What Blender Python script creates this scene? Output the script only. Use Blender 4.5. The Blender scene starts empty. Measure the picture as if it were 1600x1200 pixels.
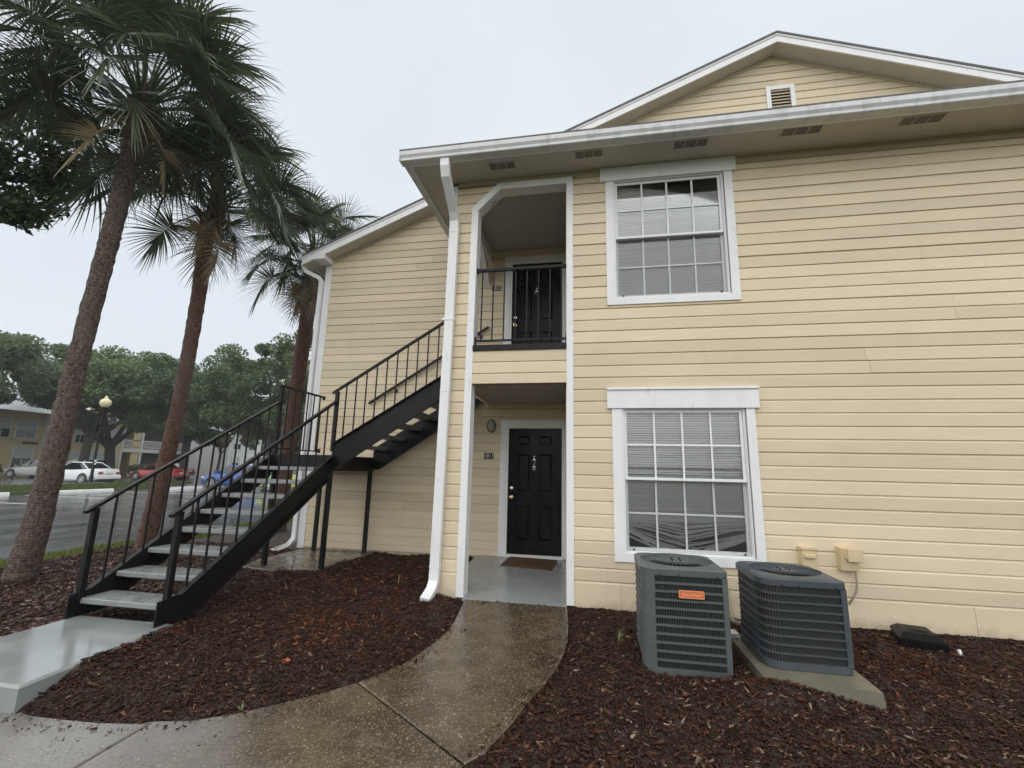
import bpy, math, random
import numpy as np
from mathutils import Vector, Matrix

random.seed(7)
rng = np.random.default_rng(11)
sc = bpy.context.scene
col = sc.collection
R = math.radians

# ---------------------------------------------------------------- camera
cam_d = bpy.data.cameras.new('camera')
cam = bpy.data.objects.new('camera', cam_d)
col.objects.link(cam)
rt = Vector((0.98498618, 0.17137519, 0.02080305))
up = Vector((0.01071747, -0.1809765, 0.98342902))
fw = Vector((-0.1723002, 0.96844104, 0.18009606))
m = Matrix((rt, up, -fw)).transposed().to_4x4()
m.translation = (0, -5.3338, 1.4875)
cam.matrix_world = m
cam_d.sensor_width = 36
cam_d.lens = 36 * 682.49 / 1600
cam_d.shift_x = -5.36 / 1600
cam_d.shift_y = 9.21 / 1600
cam_d.clip_start = 0.05
cam_d.clip_end = 2000
sc.camera = cam

# ---------------------------------------------------------------- sky, sun, exposure
SUN_EL, SUN_AZ = R(56), R(200)          # azimuth clockwise from +Y: behind the viewer, a little to the left
wd = bpy.data.worlds.new('World'); sc.world = wd; wd.use_nodes = True
nt = wd.node_tree; nt.nodes.clear()
sky = nt.nodes.new('ShaderNodeTexSky'); sky.sky_type = 'NISHITA'; sky.sun_disc = False
sky.sun_elevation = SUN_EL; sky.sun_rotation = SUN_AZ; sky.dust_density = 4; sky.air_density = 1.0
mixw = nt.nodes.new('ShaderNodeMix'); mixw.data_type = 'RGBA'; mixw.inputs[0].default_value = 0.86
wtc = nt.nodes.new('ShaderNodeTexCoord'); wno = nt.nodes.new('ShaderNodeTexNoise'); wno.inputs['Scale'].default_value = 2.2; wno.inputs['Detail'].default_value = 5
wra = nt.nodes.new('ShaderNodeValToRGB'); wra.color_ramp.elements[0].position = .3; wra.color_ramp.elements[1].position = .7
wra.color_ramp.elements[0].color = (4.35, 4.72, 5.0, 1); wra.color_ramp.elements[1].color = (4.95, 5.25, 5.45, 1)   # an even grey cloud cover over the clear sky
nt.links.new(wtc.outputs['Generated'], wno.inputs['Vector']); nt.links.new(wno.outputs['Fac'], wra.inputs[0]); nt.links.new(wra.outputs[0], mixw.inputs[7])
bg = nt.nodes.new('ShaderNodeBackground'); bg.inputs[1].default_value = 0.1
wo = nt.nodes.new('ShaderNodeOutputWorld')
nt.links.new(sky.outputs[0], mixw.inputs[6]); nt.links.new(mixw.outputs[2], bg.inputs[0]); nt.links.new(bg.outputs[0], wo.inputs[0])
sun_d = bpy.data.lights.new('sun', 'SUN'); sun_d.energy = 1.5; sun_d.angle = R(165); sun_d.color = (1.0, 0.97, 0.92)
sun = bpy.data.objects.new('sun', sun_d); col.objects.link(sun)
sd = Vector((math.sin(SUN_AZ) * math.cos(SUN_EL), math.cos(SUN_AZ) * math.cos(SUN_EL), math.sin(SUN_EL)))
sun.rotation_euler = sd.to_track_quat('Z', 'Y').to_euler(); sun.location = sd * 60
vs = sc.view_settings
vs.view_transform = 'Standard'; vs.look = 'None'; vs.gamma = 1; vs.exposure = 0.88; vs.use_curve_mapping = False
sc.cycles.use_denoising = True
sc.cycles.max_bounces = 6; sc.cycles.diffuse_bounces = 4; sc.cycles.glossy_bounces = 3; sc.cycles.volume_bounces = 0
sc.cycles.use_adaptive_sampling = True; sc.cycles.adaptive_threshold = 0.02
sc.cycles.transparent_max_bounces = 16
sc.cycles.caustics_reflective = False; sc.cycles.caustics_refractive = False

# ---------------------------------------------------------------- mesh helpers
class MB:
    """collects vertices and faces of one mesh"""
    def __init__(s): s.v = []; s.f = []
    def add(s, vs_, fs_):
        n = len(s.v); s.v += [tuple(q) for q in vs_]; s.f += [tuple(i + n for i in q) for q in fs_]; return s
    def box(s, x0, y0, z0, x1, y1, z1, b=0):
        if b <= 0:
            return s.add([(x0,y0,z0),(x1,y0,z0),(x1,y1,z0),(x0,y1,z0),(x0,y0,z1),(x1,y0,z1),(x1,y1,z1),(x0,y1,z1)],
                  [(0,3,2,1),(4,5,6,7),(0,1,5,4),(1,2,6,5),(2,3,7,6),(3,0,4,7)])
        vv = []
        for sx in (0,1):
            for sy in (0,1):
                for sz in (0,1):
                    x=(x0,x1)[sx]; y=(y0,y1)[sy]; z=(z0,z1)[sz]
                    dx=b*(1-2*sx); dy=b*(1-2*sy); dz=b*(1-2*sz)
                    vv += [(x,y+dy,z+dz),(x+dx,y,z+dz),(x+dx,y+dy,z)]
        i = lambda sx,sy,sz,k: (sx*4+sy*2+sz)*3+k
        ff = []
        ff += [(i(0,0,0,0),i(0,0,1,0),i(0,1,1,0),i(0,1,0,0)),(i(1,0,0,0),i(1,1,0,0),i(1,1,1,0),i(1,0,1,0))]
        ff += [(i(0,0,0,1),i(1,0,0,1),i(1,0,1,1),i(0,0,1,1)),(i(0,1,0,1),i(0,1,1,1),i(1,1,1,1),i(1,1,0,1))]
        ff += [(i(0,0,0,2),i(0,1,0,2),i(1,1,0,2),i(1,0,0,2)),(i(0,0,1,2),i(1,0,1,2),i(1,1,1,2),i(0,1,1,2))]
        for a in (0,1):
            for c in (0,1):
                q=[i(a,c,0,0),i(a,c,0,1),i(a,c,1,1),i(a,c,1,0)]; ff.append(tuple(q if a!=c else q[::-1]))
                q=[i(a,0,c,0),i(a,0,c,2),i(a,1,c,2),i(a,1,c,0)]; ff.append(tuple(q if a==c else q[::-1]))
                q=[i(0,a,c,1),i(0,a,c,2),i(1,a,c,2),i(1,a,c,1)]; ff.append(tuple(q if a!=c else q[::-1]))
                for e in (0,1):
                    q=[i(a,c,e,0),i(a,c,e,1),i(a,c,e,2)]; ff.append(tuple(q if (a+c+e)%2==0 else q[::-1]))
        return s.add(vv, ff)
    def prism(s, poly, a, b, axis='y'):
        n=len(poly)
        def P(u,w,t): return (u,t,w) if axis=='y' else ((t,u,w) if axis=='x' else (u,w,t))
        vv=[P(u,w,a) for u,w in poly]+[P(u,w,b) for u,w in poly]
        ff=[tuple(range(n)),tuple(range(2*n-1,n-1,-1))]+[(i,i+n,(i+1)%n+n,(i+1)%n) for i in range(n)]
        return s.add(vv,ff)
    def bar(s, p, q, w, h, upv=(0,0,1), ext=0):
        p=Vector(p);q=Vector(q);d=(q-p).normalized();p=p-d*ext;q=q+d*ext
        u=Vector(upv); sd_=d.cross(u)
        if sd_.length<1e-4: sd_=d.cross(Vector((0,1,0)))
        sd_.normalize(); u=sd_.cross(d).normalized(); vv=[]
        for c in (p,q):
            for a,b in ((-1,-1),(1,-1),(1,1),(-1,1)): vv.append(c+sd_*(a*w/2)+u*(b*h/2))
        return s.add(vv,[(0,3,2,1),(4,5,6,7),(0,1,5,4),(1,2,6,5),(2,3,7,6),(3,0,4,7)])
    def tube(s, path, rad, n=8, cap=True):
        path=[Vector(q) for q in path]; k=len(path)
        if not hasattr(rad,'__len__'): rad=[rad]*k
        vv=[];ff=[];ref=None
        for i,c in enumerate(path):
            d=(path[min(i+1,k-1)]-path[max(i-1,0)]).normalized()
            if ref is None:
                ref=Vector((0,0,1)) if abs(d.z)<.9 else Vector((1,0,0))
            a=d.cross(ref).normalized(); b=a.cross(d).normalized(); ref=b
            for j in range(n):
                t=2*math.pi*j/n; vv.append(c+(a*math.cos(t)+b*math.sin(t))*rad[i])
        for i in range(k-1):
            for j in range(n): ff.append((i*n+j,i*n+(j+1)%n,(i+1)*n+(j+1)%n,(i+1)*n+j))
        if cap: ff+= [tuple(range(n))[::-1],tuple((k-1)*n+j for j in range(n))]
        return s.add(vv,ff)
    def rtube(s, path, w, h, upv=(0,0,1)):
        """rectangular tube along a path"""
        path=[Vector(q) for q in path];k=len(path);vv=[];ff=[]
        for i,c in enumerate(path):
            d=(path[min(i+1,k-1)]-path[max(i-1,0)]).normalized()
            a=d.cross(Vector(upv)).normalized(); b=a.cross(d).normalized()
            for x,y in ((-1,-1),(1,-1),(1,1),(-1,1)): vv.append(c+a*x*w/2+b*y*h/2)
        for i in range(k-1):
            for j in range(4): ff.append((i*4+j,i*4+(j+1)%4,(i+1)*4+(j+1)%4,(i+1)*4+j))
        ff+=[(3,2,1,0),tuple((k-1)*4+j for j in range(4))]
        return s.add(vv,ff)
    def lathe(s, prof, c=(0,0,0), n=20, axis='z'):
        vv=[];ff=[];k=len(prof)
        for r_,h in prof:
            for j in range(n):
                t=2*math.pi*j/n; x,y=r_*math.cos(t),r_*math.sin(t)
                q=(x,y,h) if axis=='z' else ((x,-h,y) if axis=='y' else (h,x,y))
                vv.append((q[0]+c[0],q[1]+c[1],q[2]+c[2]))
        for i in range(k-1):
            for j in range(n): ff.append((i*n+j,i*n+(j+1)%n,(i+1)*n+(j+1)%n,(i+1)*n+j))
        ff+=[tuple(range(n))[::-1],tuple((k-1)*n+j for j in range(n))]
        return s.add(vv,ff)

def mesh_of(name, v, f, mt, smooth=False):
    me=bpy.data.meshes.new(name)
    me.from_pydata([tuple(q) for q in v],[],f)
    if mt: me.materials.append(mt)
    if smooth:
        me.polygons.foreach_set('use_smooth',[True]*len(me.polygons))
        try: me.set_sharp_from_angle(angle=R(40))
        except Exception: pass
    me.update()
    return me

def np_mesh(name, V, F, mt, colors=None, smooth=False):
    """big mesh from numpy: V (n,3), F (m,k) with equal k; colours per vertex"""
    me=bpy.data.meshes.new(name); k=F.shape[1]
    me.vertices.add(len(V)); me.vertices.foreach_set('co',np.ascontiguousarray(V,dtype=np.float32).ravel())
    me.loops.add(F.size); me.loops.foreach_set('vertex_index',np.ascontiguousarray(F,dtype=np.int32).ravel())
    me.polygons.add(len(F)); me.polygons.foreach_set('loop_start',np.arange(0,F.size,k,dtype=np.int32))
    try: me.polygons.foreach_set('loop_total',np.full(len(F),k,dtype=np.int32))
    except Exception: pass
    if smooth: me.polygons.foreach_set('use_smooth',np.ones(len(F),dtype=bool))
    me.materials.append(mt); me.update(calc_edges=True)
    if colors is not None:
        at=me.color_attributes.new('tint','FLOAT_COLOR','POINT')
        c4=np.ones((len(V),4),dtype=np.float32); c4[:,:3]=colors; at.data.foreach_set('color',c4.ravel())
    return me

WLOC={}
def link(name, me, parent=None, loc=None):
    o=bpy.data.objects.new(name,me); col.objects.link(o)
    if parent is not None:
        o.parent=parent
        if loc is None and parent.name in WLOC: loc=-WLOC[parent.name]
    if loc is not None: o.location=loc
    return o
def part(name, mb, mt, parent=None, smooth=False, label=None):
    o=link(name,mesh_of(name,mb.v,mb.f,mt,smooth),parent)
    if label: o['label']=label
    return o
def tag(o,label,cat,group=None,kind=None):
    o['label']=label; o['category']=cat
    if group: o['group']=group
    if kind: o['kind']=kind
    return o
def struct(name, mb_or_me, mt=None, smooth=False, kind='structure', label=None):
    me=mb_or_me if not isinstance(mb_or_me,MB) else mesh_of(name,mb_or_me.v,mb_or_me.f,mt,smooth)
    o=link(name,me); o['kind']=kind
    if label: o['label']=label
    return o
def thing(name,label,cat,loc=(0,0,0),group=None,world=True,rz=0):
    """Empty at the base of a thing; world=True: its parts are given in world coordinates"""
    o=bpy.data.objects.new(name,None); col.objects.link(o); o.location=loc; o.rotation_euler=(0,0,rz)
    o.empty_display_size=.1
    tag(o,label,cat,group)
    if world: WLOC[o.name]=Vector(loc)
    return o

# ---------------------------------------------------------------- materials
def nodes(name):
    mt=bpy.data.materials.new(name); mt.use_nodes=True; n=mt.node_tree; b=n.nodes['Principled BSDF']; return mt,n,b
def N(n,t,**k):
    q=n.nodes.new(t)
    for a,v in k.items(): setattr(q,a,v)
    return q
def coords(n,stretch=(1,1,1),kind='Object'):
    tc=N(n,'ShaderNodeTexCoord'); mp=N(n,'ShaderNodeMapping'); mp.inputs['Scale'].default_value=stretch
    n.links.new(tc.outputs[kind],mp.inputs[0]); return mp.outputs[0]
def noise(n,vec,scale,detail=4,rough=.55):
    q=N(n,'ShaderNodeTexNoise'); q.inputs['Scale'].default_value=scale; q.inputs['Detail'].default_value=detail; q.inputs['Roughness'].default_value=rough
    n.links.new(vec,q.inputs['Vector']); return q.outputs['Fac']
def ramp(n,fac,stops):
    q=N(n,'ShaderNodeValToRGB'); e=q.color_ramp.elements
    while len(e)<len(stops): e.new(.5)
    for i,(p,c) in enumerate(stops):
        e[i].position=p; e[i].color=(c,c,c,1) if not hasattr(c,'__len__') else (*c[:3],1)
    n.links.new(fac,q.inputs[0]); return q.outputs[0]
def mixc(n,fac,a,b,mode='MIX'):
    q=N(n,'ShaderNodeMix',data_type='RGBA',blend_type=mode)
    for i,s in ((0,fac),(6,a),(7,b)):
        if isinstance(s,(int,float)): q.inputs[i].default_value=s
        elif isinstance(s,tuple): q.inputs[i].default_value=(*s[:3],1)
        else: n.links.new(s,q.inputs[i])
    return q.outputs[2]
def bumpn(n,b,h,strength,dist=.01,prev=None):
    q=N(n,'ShaderNodeBump'); q.inputs['Strength'].default_value=strength; q.inputs['Distance'].default_value=dist
    n.links.new(h,q.inputs['Height'])
    if prev is not None: n.links.new(prev,q.inputs['Normal'])
    n.links.new(q.outputs[0],b.inputs['Normal']); return q.outputs[0]
def mat(name,c1,c2=None,scale=4,stretch=(1,1,1),rough=.6,rough2=None,bump=0,bscale=40,bstretch=None,spec=.5,metal=0,objrand=0,dirt=None):
    mt,n,b=nodes(name)
    b.inputs['Metallic'].default_value=metal; b.inputs['Specular IOR Level'].default_value=spec; b.inputs['Roughness'].default_value=rough
    v=coords(n,stretch)
    c=None
    if c2 is not None:
        c=mixc(n,ramp(n,noise(n,v,scale,5),[(.3,0.),(.7,1.)]),tuple(c1),tuple(c2))
    if dirt is not None:
        dc,ds,dst,lo,hi=dirt
        c=mixc(n,ramp(n,noise(n,coords(n,dst),ds,6,.6),[(lo,0.),(hi,1.)]),c if c is not None else tuple(c1),tuple(dc))
    if objrand:
        oi=N(n,'ShaderNodeObjectInfo'); mr=N(n,'ShaderNodeMapRange'); mr.inputs[3].default_value=1-objrand; mr.inputs[4].default_value=1+objrand
        n.links.new(oi.outputs['Random'],mr.inputs[0])
        c=mixc(n,1.0,c if c is not None else tuple(c1),mr.outputs[0],'MULTIPLY')
    if c is None: b.inputs['Base Color'].default_value=(*c1,1)
    else: n.links.new(c,b.inputs['Base Color'])
    if rough2 is not None:
        n.links.new(ramp(n,noise(n,v,scale*1.7,4),[(.3,rough),(.7,rough2)]),b.inputs['Roughness'])
    if bump: bumpn(n,b,noise(n,coords(n,bstretch or stretch),bscale,5),bump)
    return mt

M={}
# hardboard siding: embossed wood grain running along the board, wet and slightly stained
def siding_mat():
    mt,n,b=nodes('cream_siding')
    oi=N(n,'ShaderNodeObjectInfo')
    v=coords(n,(1,1,1))
    add=N(n,'ShaderNodeVectorMath',operation='MULTIPLY_ADD'); add.inputs[1].default_value=(1,1,1)
    n.links.new(v,add.inputs[0]); 
    cmb=N(n,'ShaderNodeCombineXYZ'); mul=N(n,'ShaderNodeMath',operation='MULTIPLY'); mul.inputs[1].default_value=37
    n.links.new(oi.outputs['Random'],mul.inputs[0]); n.links.new(mul.outputs[0],cmb.inputs[0]); n.links.new(cmb.outputs[0],add.inputs[2])
    mp=N(n,'ShaderNodeMapping'); mp.inputs['Scale'].default_value=(4,30,60); n.links.new(add.outputs[0],mp.inputs[0])
    grain=noise(n,mp.outputs[0],1.6,6,.65)
    mp2=N(n,'ShaderNodeMapping'); mp2.inputs['Scale'].default_value=(.6,1,1.3); n.links.new(v,mp2.inputs[0])
    big=noise(n,mp2.outputs[0],1.3,5,.6)
    c=mixc(n,ramp(n,big,[(.35,0.),(.7,1.)]),(.725,.61,.435),(.655,.55,.392))
    c=mixc(n,ramp(n,grain,[(.52,0.),(.75,.16)]),c,(.42,.34,.225))
    mp3=N(n,'ShaderNodeMapping'); mp3.inputs['Scale'].default_value=(9,1,.7); n.links.new(v,mp3.inputs[0])
    c=mixc(n,ramp(n,noise(n,mp3.outputs[0],1.2,5,.6),[(.58,0.),(.85,.26)]),c,(.42,.37,.29))
    mr=N(n,'ShaderNodeMapRange'); mr.inputs[3].default_value=.90; mr.inputs[4].default_value=1.06
    n.links.new(oi.outputs['Random'],mr.inputs[0]); c=mixc(n,1.,c,mr.outputs[0],'MULTIPLY')
    spk=ramp(n,noise(n,v,55,2),[(.72,0.),(.77,.6)])
    xyz=N(n,'ShaderNodeSeparateXYZ'); n.links.new(v,xyz.inputs[0])
    sm=N(n,'ShaderNodeMath',operation='MULTIPLY_ADD'); sm.inputs[1].default_value=-2.6; sm.inputs[2].default_value=.28; n.links.new(xyz.outputs[2],sm.inputs[0])
    sa=N(n,'ShaderNodeMath',operation='ADD'); n.links.new(sm.outputs[0],sa.inputs[0]); n.links.new(noise(n,v,7,6,.7),sa.inputs[1])
    c=mixc(n,ramp(n,sa.outputs[0],[(.55,0.),(.95,.45)]),c,(.25,.19,.13))      # splashed soil along the foot of the wall
    c=mixc(n,spk,c,(.22,.16,.1))
    n.links.new(c,b.inputs['Base Color']); b.inputs['Roughness'].default_value=.5; b.inputs['Specular IOR Level'].default_value=.4
    bumpn(n,b,grain,.35,.006)
    return mt
M['siding']=siding_mat()
M['backing']=mat('wall_backing',(.25,.2,.13),rough=.8)
M['white']=mat('white_trim',(.82,.825,.825),(.75,.755,.755),6,(1,1,.3),.42,.6,.2,30,(6,6,2),dirt=((.40,.38,.34),4,(2.5,2.5,.8),.62,.92))
M['gutter']=mat('gutter_metal',(.66,.67,.67),(.58,.59,.59),5,(.6,3,1),.35,.5,.03,20,dirt=((.36,.36,.35),3,(3,2,.8),.5,.9))
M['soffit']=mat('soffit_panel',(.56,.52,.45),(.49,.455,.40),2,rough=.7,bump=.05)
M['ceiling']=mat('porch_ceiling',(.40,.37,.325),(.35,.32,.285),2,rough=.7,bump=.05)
M['frieze']=mat('frieze_paint',(.55,.455,.32),(.49,.41,.29),3,(1,1,1),.55,bump=.1)
M['shingle']=mat('roof_shingle',(.16,.15,.14),(.09,.085,.08),30,rough=.85,bump=.6,bscale=80)
M['found']=mat('foundation_concrete',(.50,.44,.34),(.33,.28,.21),9,rough=.7,bump=.3,dirt=((.10,.07,.05),6,(2,2,2),.5,.7))
M['black']=mat('black_paint_metal',(.006,.006,.0065),(.010,.010,.0105),8,rough=.3,rough2=.5,bump=.12,bscale=60,spec=.22)
M['bdoor']=mat('black_door_paint',(.005,.005,.006),(.008,.008,.009),5,(1,1,.4),.22,.34,.05,25,spec=.14)
M['brass']=mat('worn_brass',(.75,.62,.36),(.6,.5,.3),20,rough=.25,metal=1)
M['chrome']=mat('nickel_metal',(.72,.70,.66),rough=.25,metal=1)
M['glassy']=None
def glass_mat(name,tint=(.75,.82,.82),mixf=.5):
    mt,n,b=nodes(name)
    out=n.nodes['Material Output']; tr=N(n,'ShaderNodeBsdfTransparent'); tr.inputs[0].default_value=(*tint,1)
    gl=N(n,'ShaderNodeBsdfGlossy'); gl.inputs['Roughness'].default_value=.03
    fr=N(n,'ShaderNodeFresnel'); fr.inputs[0].default_value=1.75; mx=N(n,'ShaderNodeMixShader')
    n.links.new(fr.outputs[0],mx.inputs[0]); n.links.new(tr.outputs[0],mx.inputs[1]); n.links.new(gl.outputs[0],mx.inputs[2]); n.links.new(mx.outputs[0],out.inputs[0])
    return mt
M['glass']=glass_mat('window_glass',(.985,.99,.99))
def screen_mat():
    mt,n,b=nodes('insect_mesh'); out=n.nodes['Material Output']
    tr=N(n,'ShaderNodeBsdfTransparent'); df=N(n,'ShaderNodeBsdfDiffuse'); df.inputs[0].default_value=(.14,.145,.15,1)
    mx=N(n,'ShaderNodeMixShader'); mx.inputs[0].default_value=.11
    n.links.new(tr.outputs[0],mx.inputs[1]); n.links.new(df.outputs[0],mx.inputs[2]); n.links.new(mx.outputs[0],out.inputs[0]); return mt
M['screen']=screen_mat()
M['blind']=mat('blind_slat',(.94,.94,.92),(.91,.91,.89),3,rough=.45)
M['room']=mat('room_wall',(.14,.13,.12),rough=.9,spec=.1)
M['sash']=mat('white_sash',(.80,.81,.81),(.74,.75,.75),10,rough=.4)
M['plate']=mat('number_plate_black',(.006,.006,.006),rough=.4,spec=.12)
M['digit']=mat('number_digit_white',(.8,.8,.78),rough=.5)
M['lens']=mat('lamp_lens',(.62,.60,.52),(.5,.48,.42),30,rough=.25)
M['bronze']=mat('lamp_bronze',(.05,.045,.04),rough=.4)
def painted_floor(name,c1,c2,r1,r2,sc_=3,bump=.05):
    mt,n,b=nodes(name); v=coords(n)
    big=noise(n,v,sc_,5,.6); fine=noise(n,v,90,3)
    c=mixc(n,ramp(n,big,[(.35,0.),(.7,1.)]),c1,c2); c=mixc(n,ramp(n,noise(n,v,14,6,.7),[(.6,0.),(.75,.5)]),c,tuple(q*.55 for q in c1))
    n.links.new(c,b.inputs['Base Color']); n.links.new(ramp(n,noise(n,v,sc_*1.3,3,.5),[(.38,r1),(.62,r2)]),b.inputs['Roughness'])
    bumpn(n,b,fine,bump,.004); b.inputs['Specular IOR Level'].default_value=.6
    return mt
M['greypaint']=painted_floor('grey_floor_paint',(.23,.252,.25),(.275,.295,.29),.04,.24,2.6,.10)
M['porchpaint']=painted_floor('porch_floor_paint',(.25,.27,.275),(.28,.30,.30),.15,.3,2,.05)
M['tread']=painted_floor('tread_paint',(.20,.212,.212),(.245,.255,.255),.2,.45,6,.25)
M['wetconc']=painted_floor('wet_concrete',(.16,.14,.11),(.22,.19,.155),.06,.4,2.5,.2)
M['padconc']=painted_floor('pad_concrete',(.13,.12,.088),(.19,.172,.13),.3,.55,5,.4)
def aggregate():
    mt,n,b=nodes('exposed_aggregate'); v=coords(n)
    vo=N(n,'ShaderNodeTexVoronoi'); vo.inputs['Scale'].default_value=62; n.links.new(v,vo.inputs['Vector'])
    vo2=N(n,'ShaderNodeTexVoronoi'); vo2.inputs['Scale'].default_value=120; n.links.new(v,vo2.inputs['Vector'])
    big=noise(n,v,1.5,6,.62); mid=noise(n,v,6,5,.6)
    base=mixc(n,ramp(n,big,[(.34,0.),(.66,1.)]),(.040,.028,.016),(.098,.072,.045))
    base=mixc(n,ramp(n,mid,[(.45,0.),(.75,.6)]),base,(.135,.105,.073))
    sep=N(n,'ShaderNodeSeparateColor'); n.links.new(vo.outputs['Color'],sep.inputs[0])
    peb=ramp(n,sep.outputs[0],[(.0,(.07,.05,.033)),(.5,(.14,.108,.075)),(.8,(.25,.20,.145)),(1.,(.52,.46,.37))])
    msk=ramp(n,vo.outputs['Distance'],[(.22,1.),(.42,0.)])
    pick=ramp(n,sep.outputs[1],[(.35,0.),(.55,1.)])
    mm=N(n,'ShaderNodeMath',operation='MULTIPLY'); n.links.new(msk,mm.inputs[0]); n.links.new(pick,mm.inputs[1])
    m2=N(n,'ShaderNodeMath',operation='MULTIPLY'); n.links.new(mm.outputs[0],m2.inputs[0]); n.links.new(ramp(n,mid,[(.25,.35),(.6,1.)]),m2.inputs[1])
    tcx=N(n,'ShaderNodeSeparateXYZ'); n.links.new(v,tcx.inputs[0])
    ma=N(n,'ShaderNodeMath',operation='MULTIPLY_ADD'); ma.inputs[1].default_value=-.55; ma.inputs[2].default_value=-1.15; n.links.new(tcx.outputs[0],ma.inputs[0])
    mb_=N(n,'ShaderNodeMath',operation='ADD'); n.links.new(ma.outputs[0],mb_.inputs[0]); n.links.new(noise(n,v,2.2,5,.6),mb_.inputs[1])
    greyer=ramp(n,mb_.outputs[0],[(.35,0.),(.85,1.)])      # brown base turns to even grey towards the stairs, with a noisy edge
    base=mixc(n,greyer,base,(.17,.165,.155))
    c=mixc(n,m2.outputs[0],base,peb)
    sep2=N(n,'ShaderNodeSeparateColor'); n.links.new(vo2.outputs['Color'],sep2.inputs[0])
    c=mixc(n,ramp(n,sep2.outputs[2],[(.8,0.),(.9,.5)]),c,(.26,.2,.14))
    n.links.new(c,b.inputs['Base Color'])
    n.links.new(ramp(n,noise(n,v,1.1,4,.5),[(.40,.07),(.62,.30)]),b.inputs['Roughness']); b.inputs['Specular IOR Level'].default_value=.7
    h=mixc(n,.5,m2.outputs[0],noise(n,v,180,3)); bumpn(n,b,h,.32,.005)
    return mt
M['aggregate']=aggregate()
def asphalt():
    mt,n,b=nodes('wet_asphalt'); v=coords(n)
    big=noise(n,coords(n,(1,.25,1)),.5,6,.6)
    c=mixc(n,ramp(n,big,[(.35,0.),(.65,1.)]),(.075,.078,.081),(.11,.114,.118))
    cr=noise(n,coords(n,(1.6,.25,1)),1.3,7,.7); c=mixc(n,ramp(n,cr,[(.47,0.),(.5,.75),(.53,0.)]),c,(.025,.025,.026))
    c=mixc(n,ramp(n,noise(n,v,60,3),[(.5,0.),(.8,.5)]),c,(.13,.13,.13))
    n.links.new(c,b.inputs['Base Color']); n.links.new(ramp(n,noise(n,coords(n,(1,.3,1)),.8,5),[(.38,.08),(.62,.22)]),b.inputs['Roughness'])
    bumpn(n,b,noise(n,v,70,3),.08,.004); b.inputs['Specular IOR Level'].default_value=1.0
    return mt
M['asphalt']=asphalt()
M['linepaint']=mat('parking_paint',(.62,.62,.60),(.4,.4,.39),8,rough=.5)
M['soil']=mat('dark_soil',(.018,.011,.008),(.034,.020,.014),25,rough=.8,bump=.7,bscale=60)
M['lawn']=mat('lawn_soil',(.045,.06,.02),(.07,.085,.03),8,rough=.9,bump=.5)
def attr_mat(name,rough=.5,spec=.4,trans=0,noise_amt=.25,nscale=12):
    mt,n,b=nodes(name); a=N(n,'ShaderNodeAttribute',attribute_name='tint')
    c=a.outputs['Color']
    c=mixc(n,1.,c,ramp(n,noise(n,coords(n),nscale,3),[(.3,1-noise_amt),(.7,1+noise_amt)]),'MULTIPLY')
    n.links.new(c,b.inputs['Base Color']); b.inputs['Roughness'].default_value=rough; b.inputs['Specular IOR Level'].default_value=spec
    if trans:
        out=n.nodes['Material Output']; t=N(n,'ShaderNodeBsdfTranslucent'); n.links.new(c,t.inputs[0]); mx=N(n,'ShaderNodeMixShader'); mx.inputs[0].default_value=trans
        n.links.new(b.outputs[0],mx.inputs[1]); n.links.new(t.outputs[0],mx.inputs[2]); n.links.new(mx.outputs[0],out.inputs[0])
    return mt
M['chips']=attr_mat('mulch_chip',.5,.16)
M['leaf']=attr_mat('tree_leaf',.5,.3,.25)
M['palmleaf']=attr_mat('palm_leaf',.36,.5,.25,.2,5)
M['grass']=attr_mat('grass_blade',.6,.3,.3)

# ================================================================ the apartment building
D = 2.01                       # rear wall plane (front wall of the projecting part is y = 0)
PITCH = .147
bld = thing('apartment_building','two storey cream clapboard apartment building with white trim and breezeway','building',(1.5,4,0))

def board(parent, x0b, x0t, x1b, x1t, y, z0, z1, t=.022):
    prof=[(0,z0),(-t,z0+.001),(-t*.98,z1-.025),(-t*.46,z1-.0095),(-t*.28,z1-.0085),(-t*.26,z1+.004),(0,z1+.004)]
    q_=random.Random(hash((round(x0b,3),round(z0,3),round(y,2)))); jy=q_.uniform(-.0025,.0015); jz=[q_.uniform(-.0028,.0028),q_.uniform(-.0028,.0028)]; mid=q_.uniform(-.0022,.0022)
    h=z1-z0; vv=[]
    for xb,xt in ((x0b,x0t),(x1b,x1t)):
        e=0 if (xb,xt)==(x0b,x0t) else 1
        for i_,(dy,z) in enumerate(prof): vv.append((xb+(xt-xb)*min(1,(z-z0)/h),y+(dy+jy if dy else 0),z+(jz[e] if i_ in (1,) else 0)))
    n=7; ff=[tuple(range(n)),tuple(range(2*n-1,n-1,-1))]+[(i,i+n,(i+1)%n+n,(i+1)%n) for i in range(n)]
    ff=[q[::-1] for q in ff]
    return link('siding_board',mesh_of('siding_board',vv,ff,M['siding']),parent)

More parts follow.
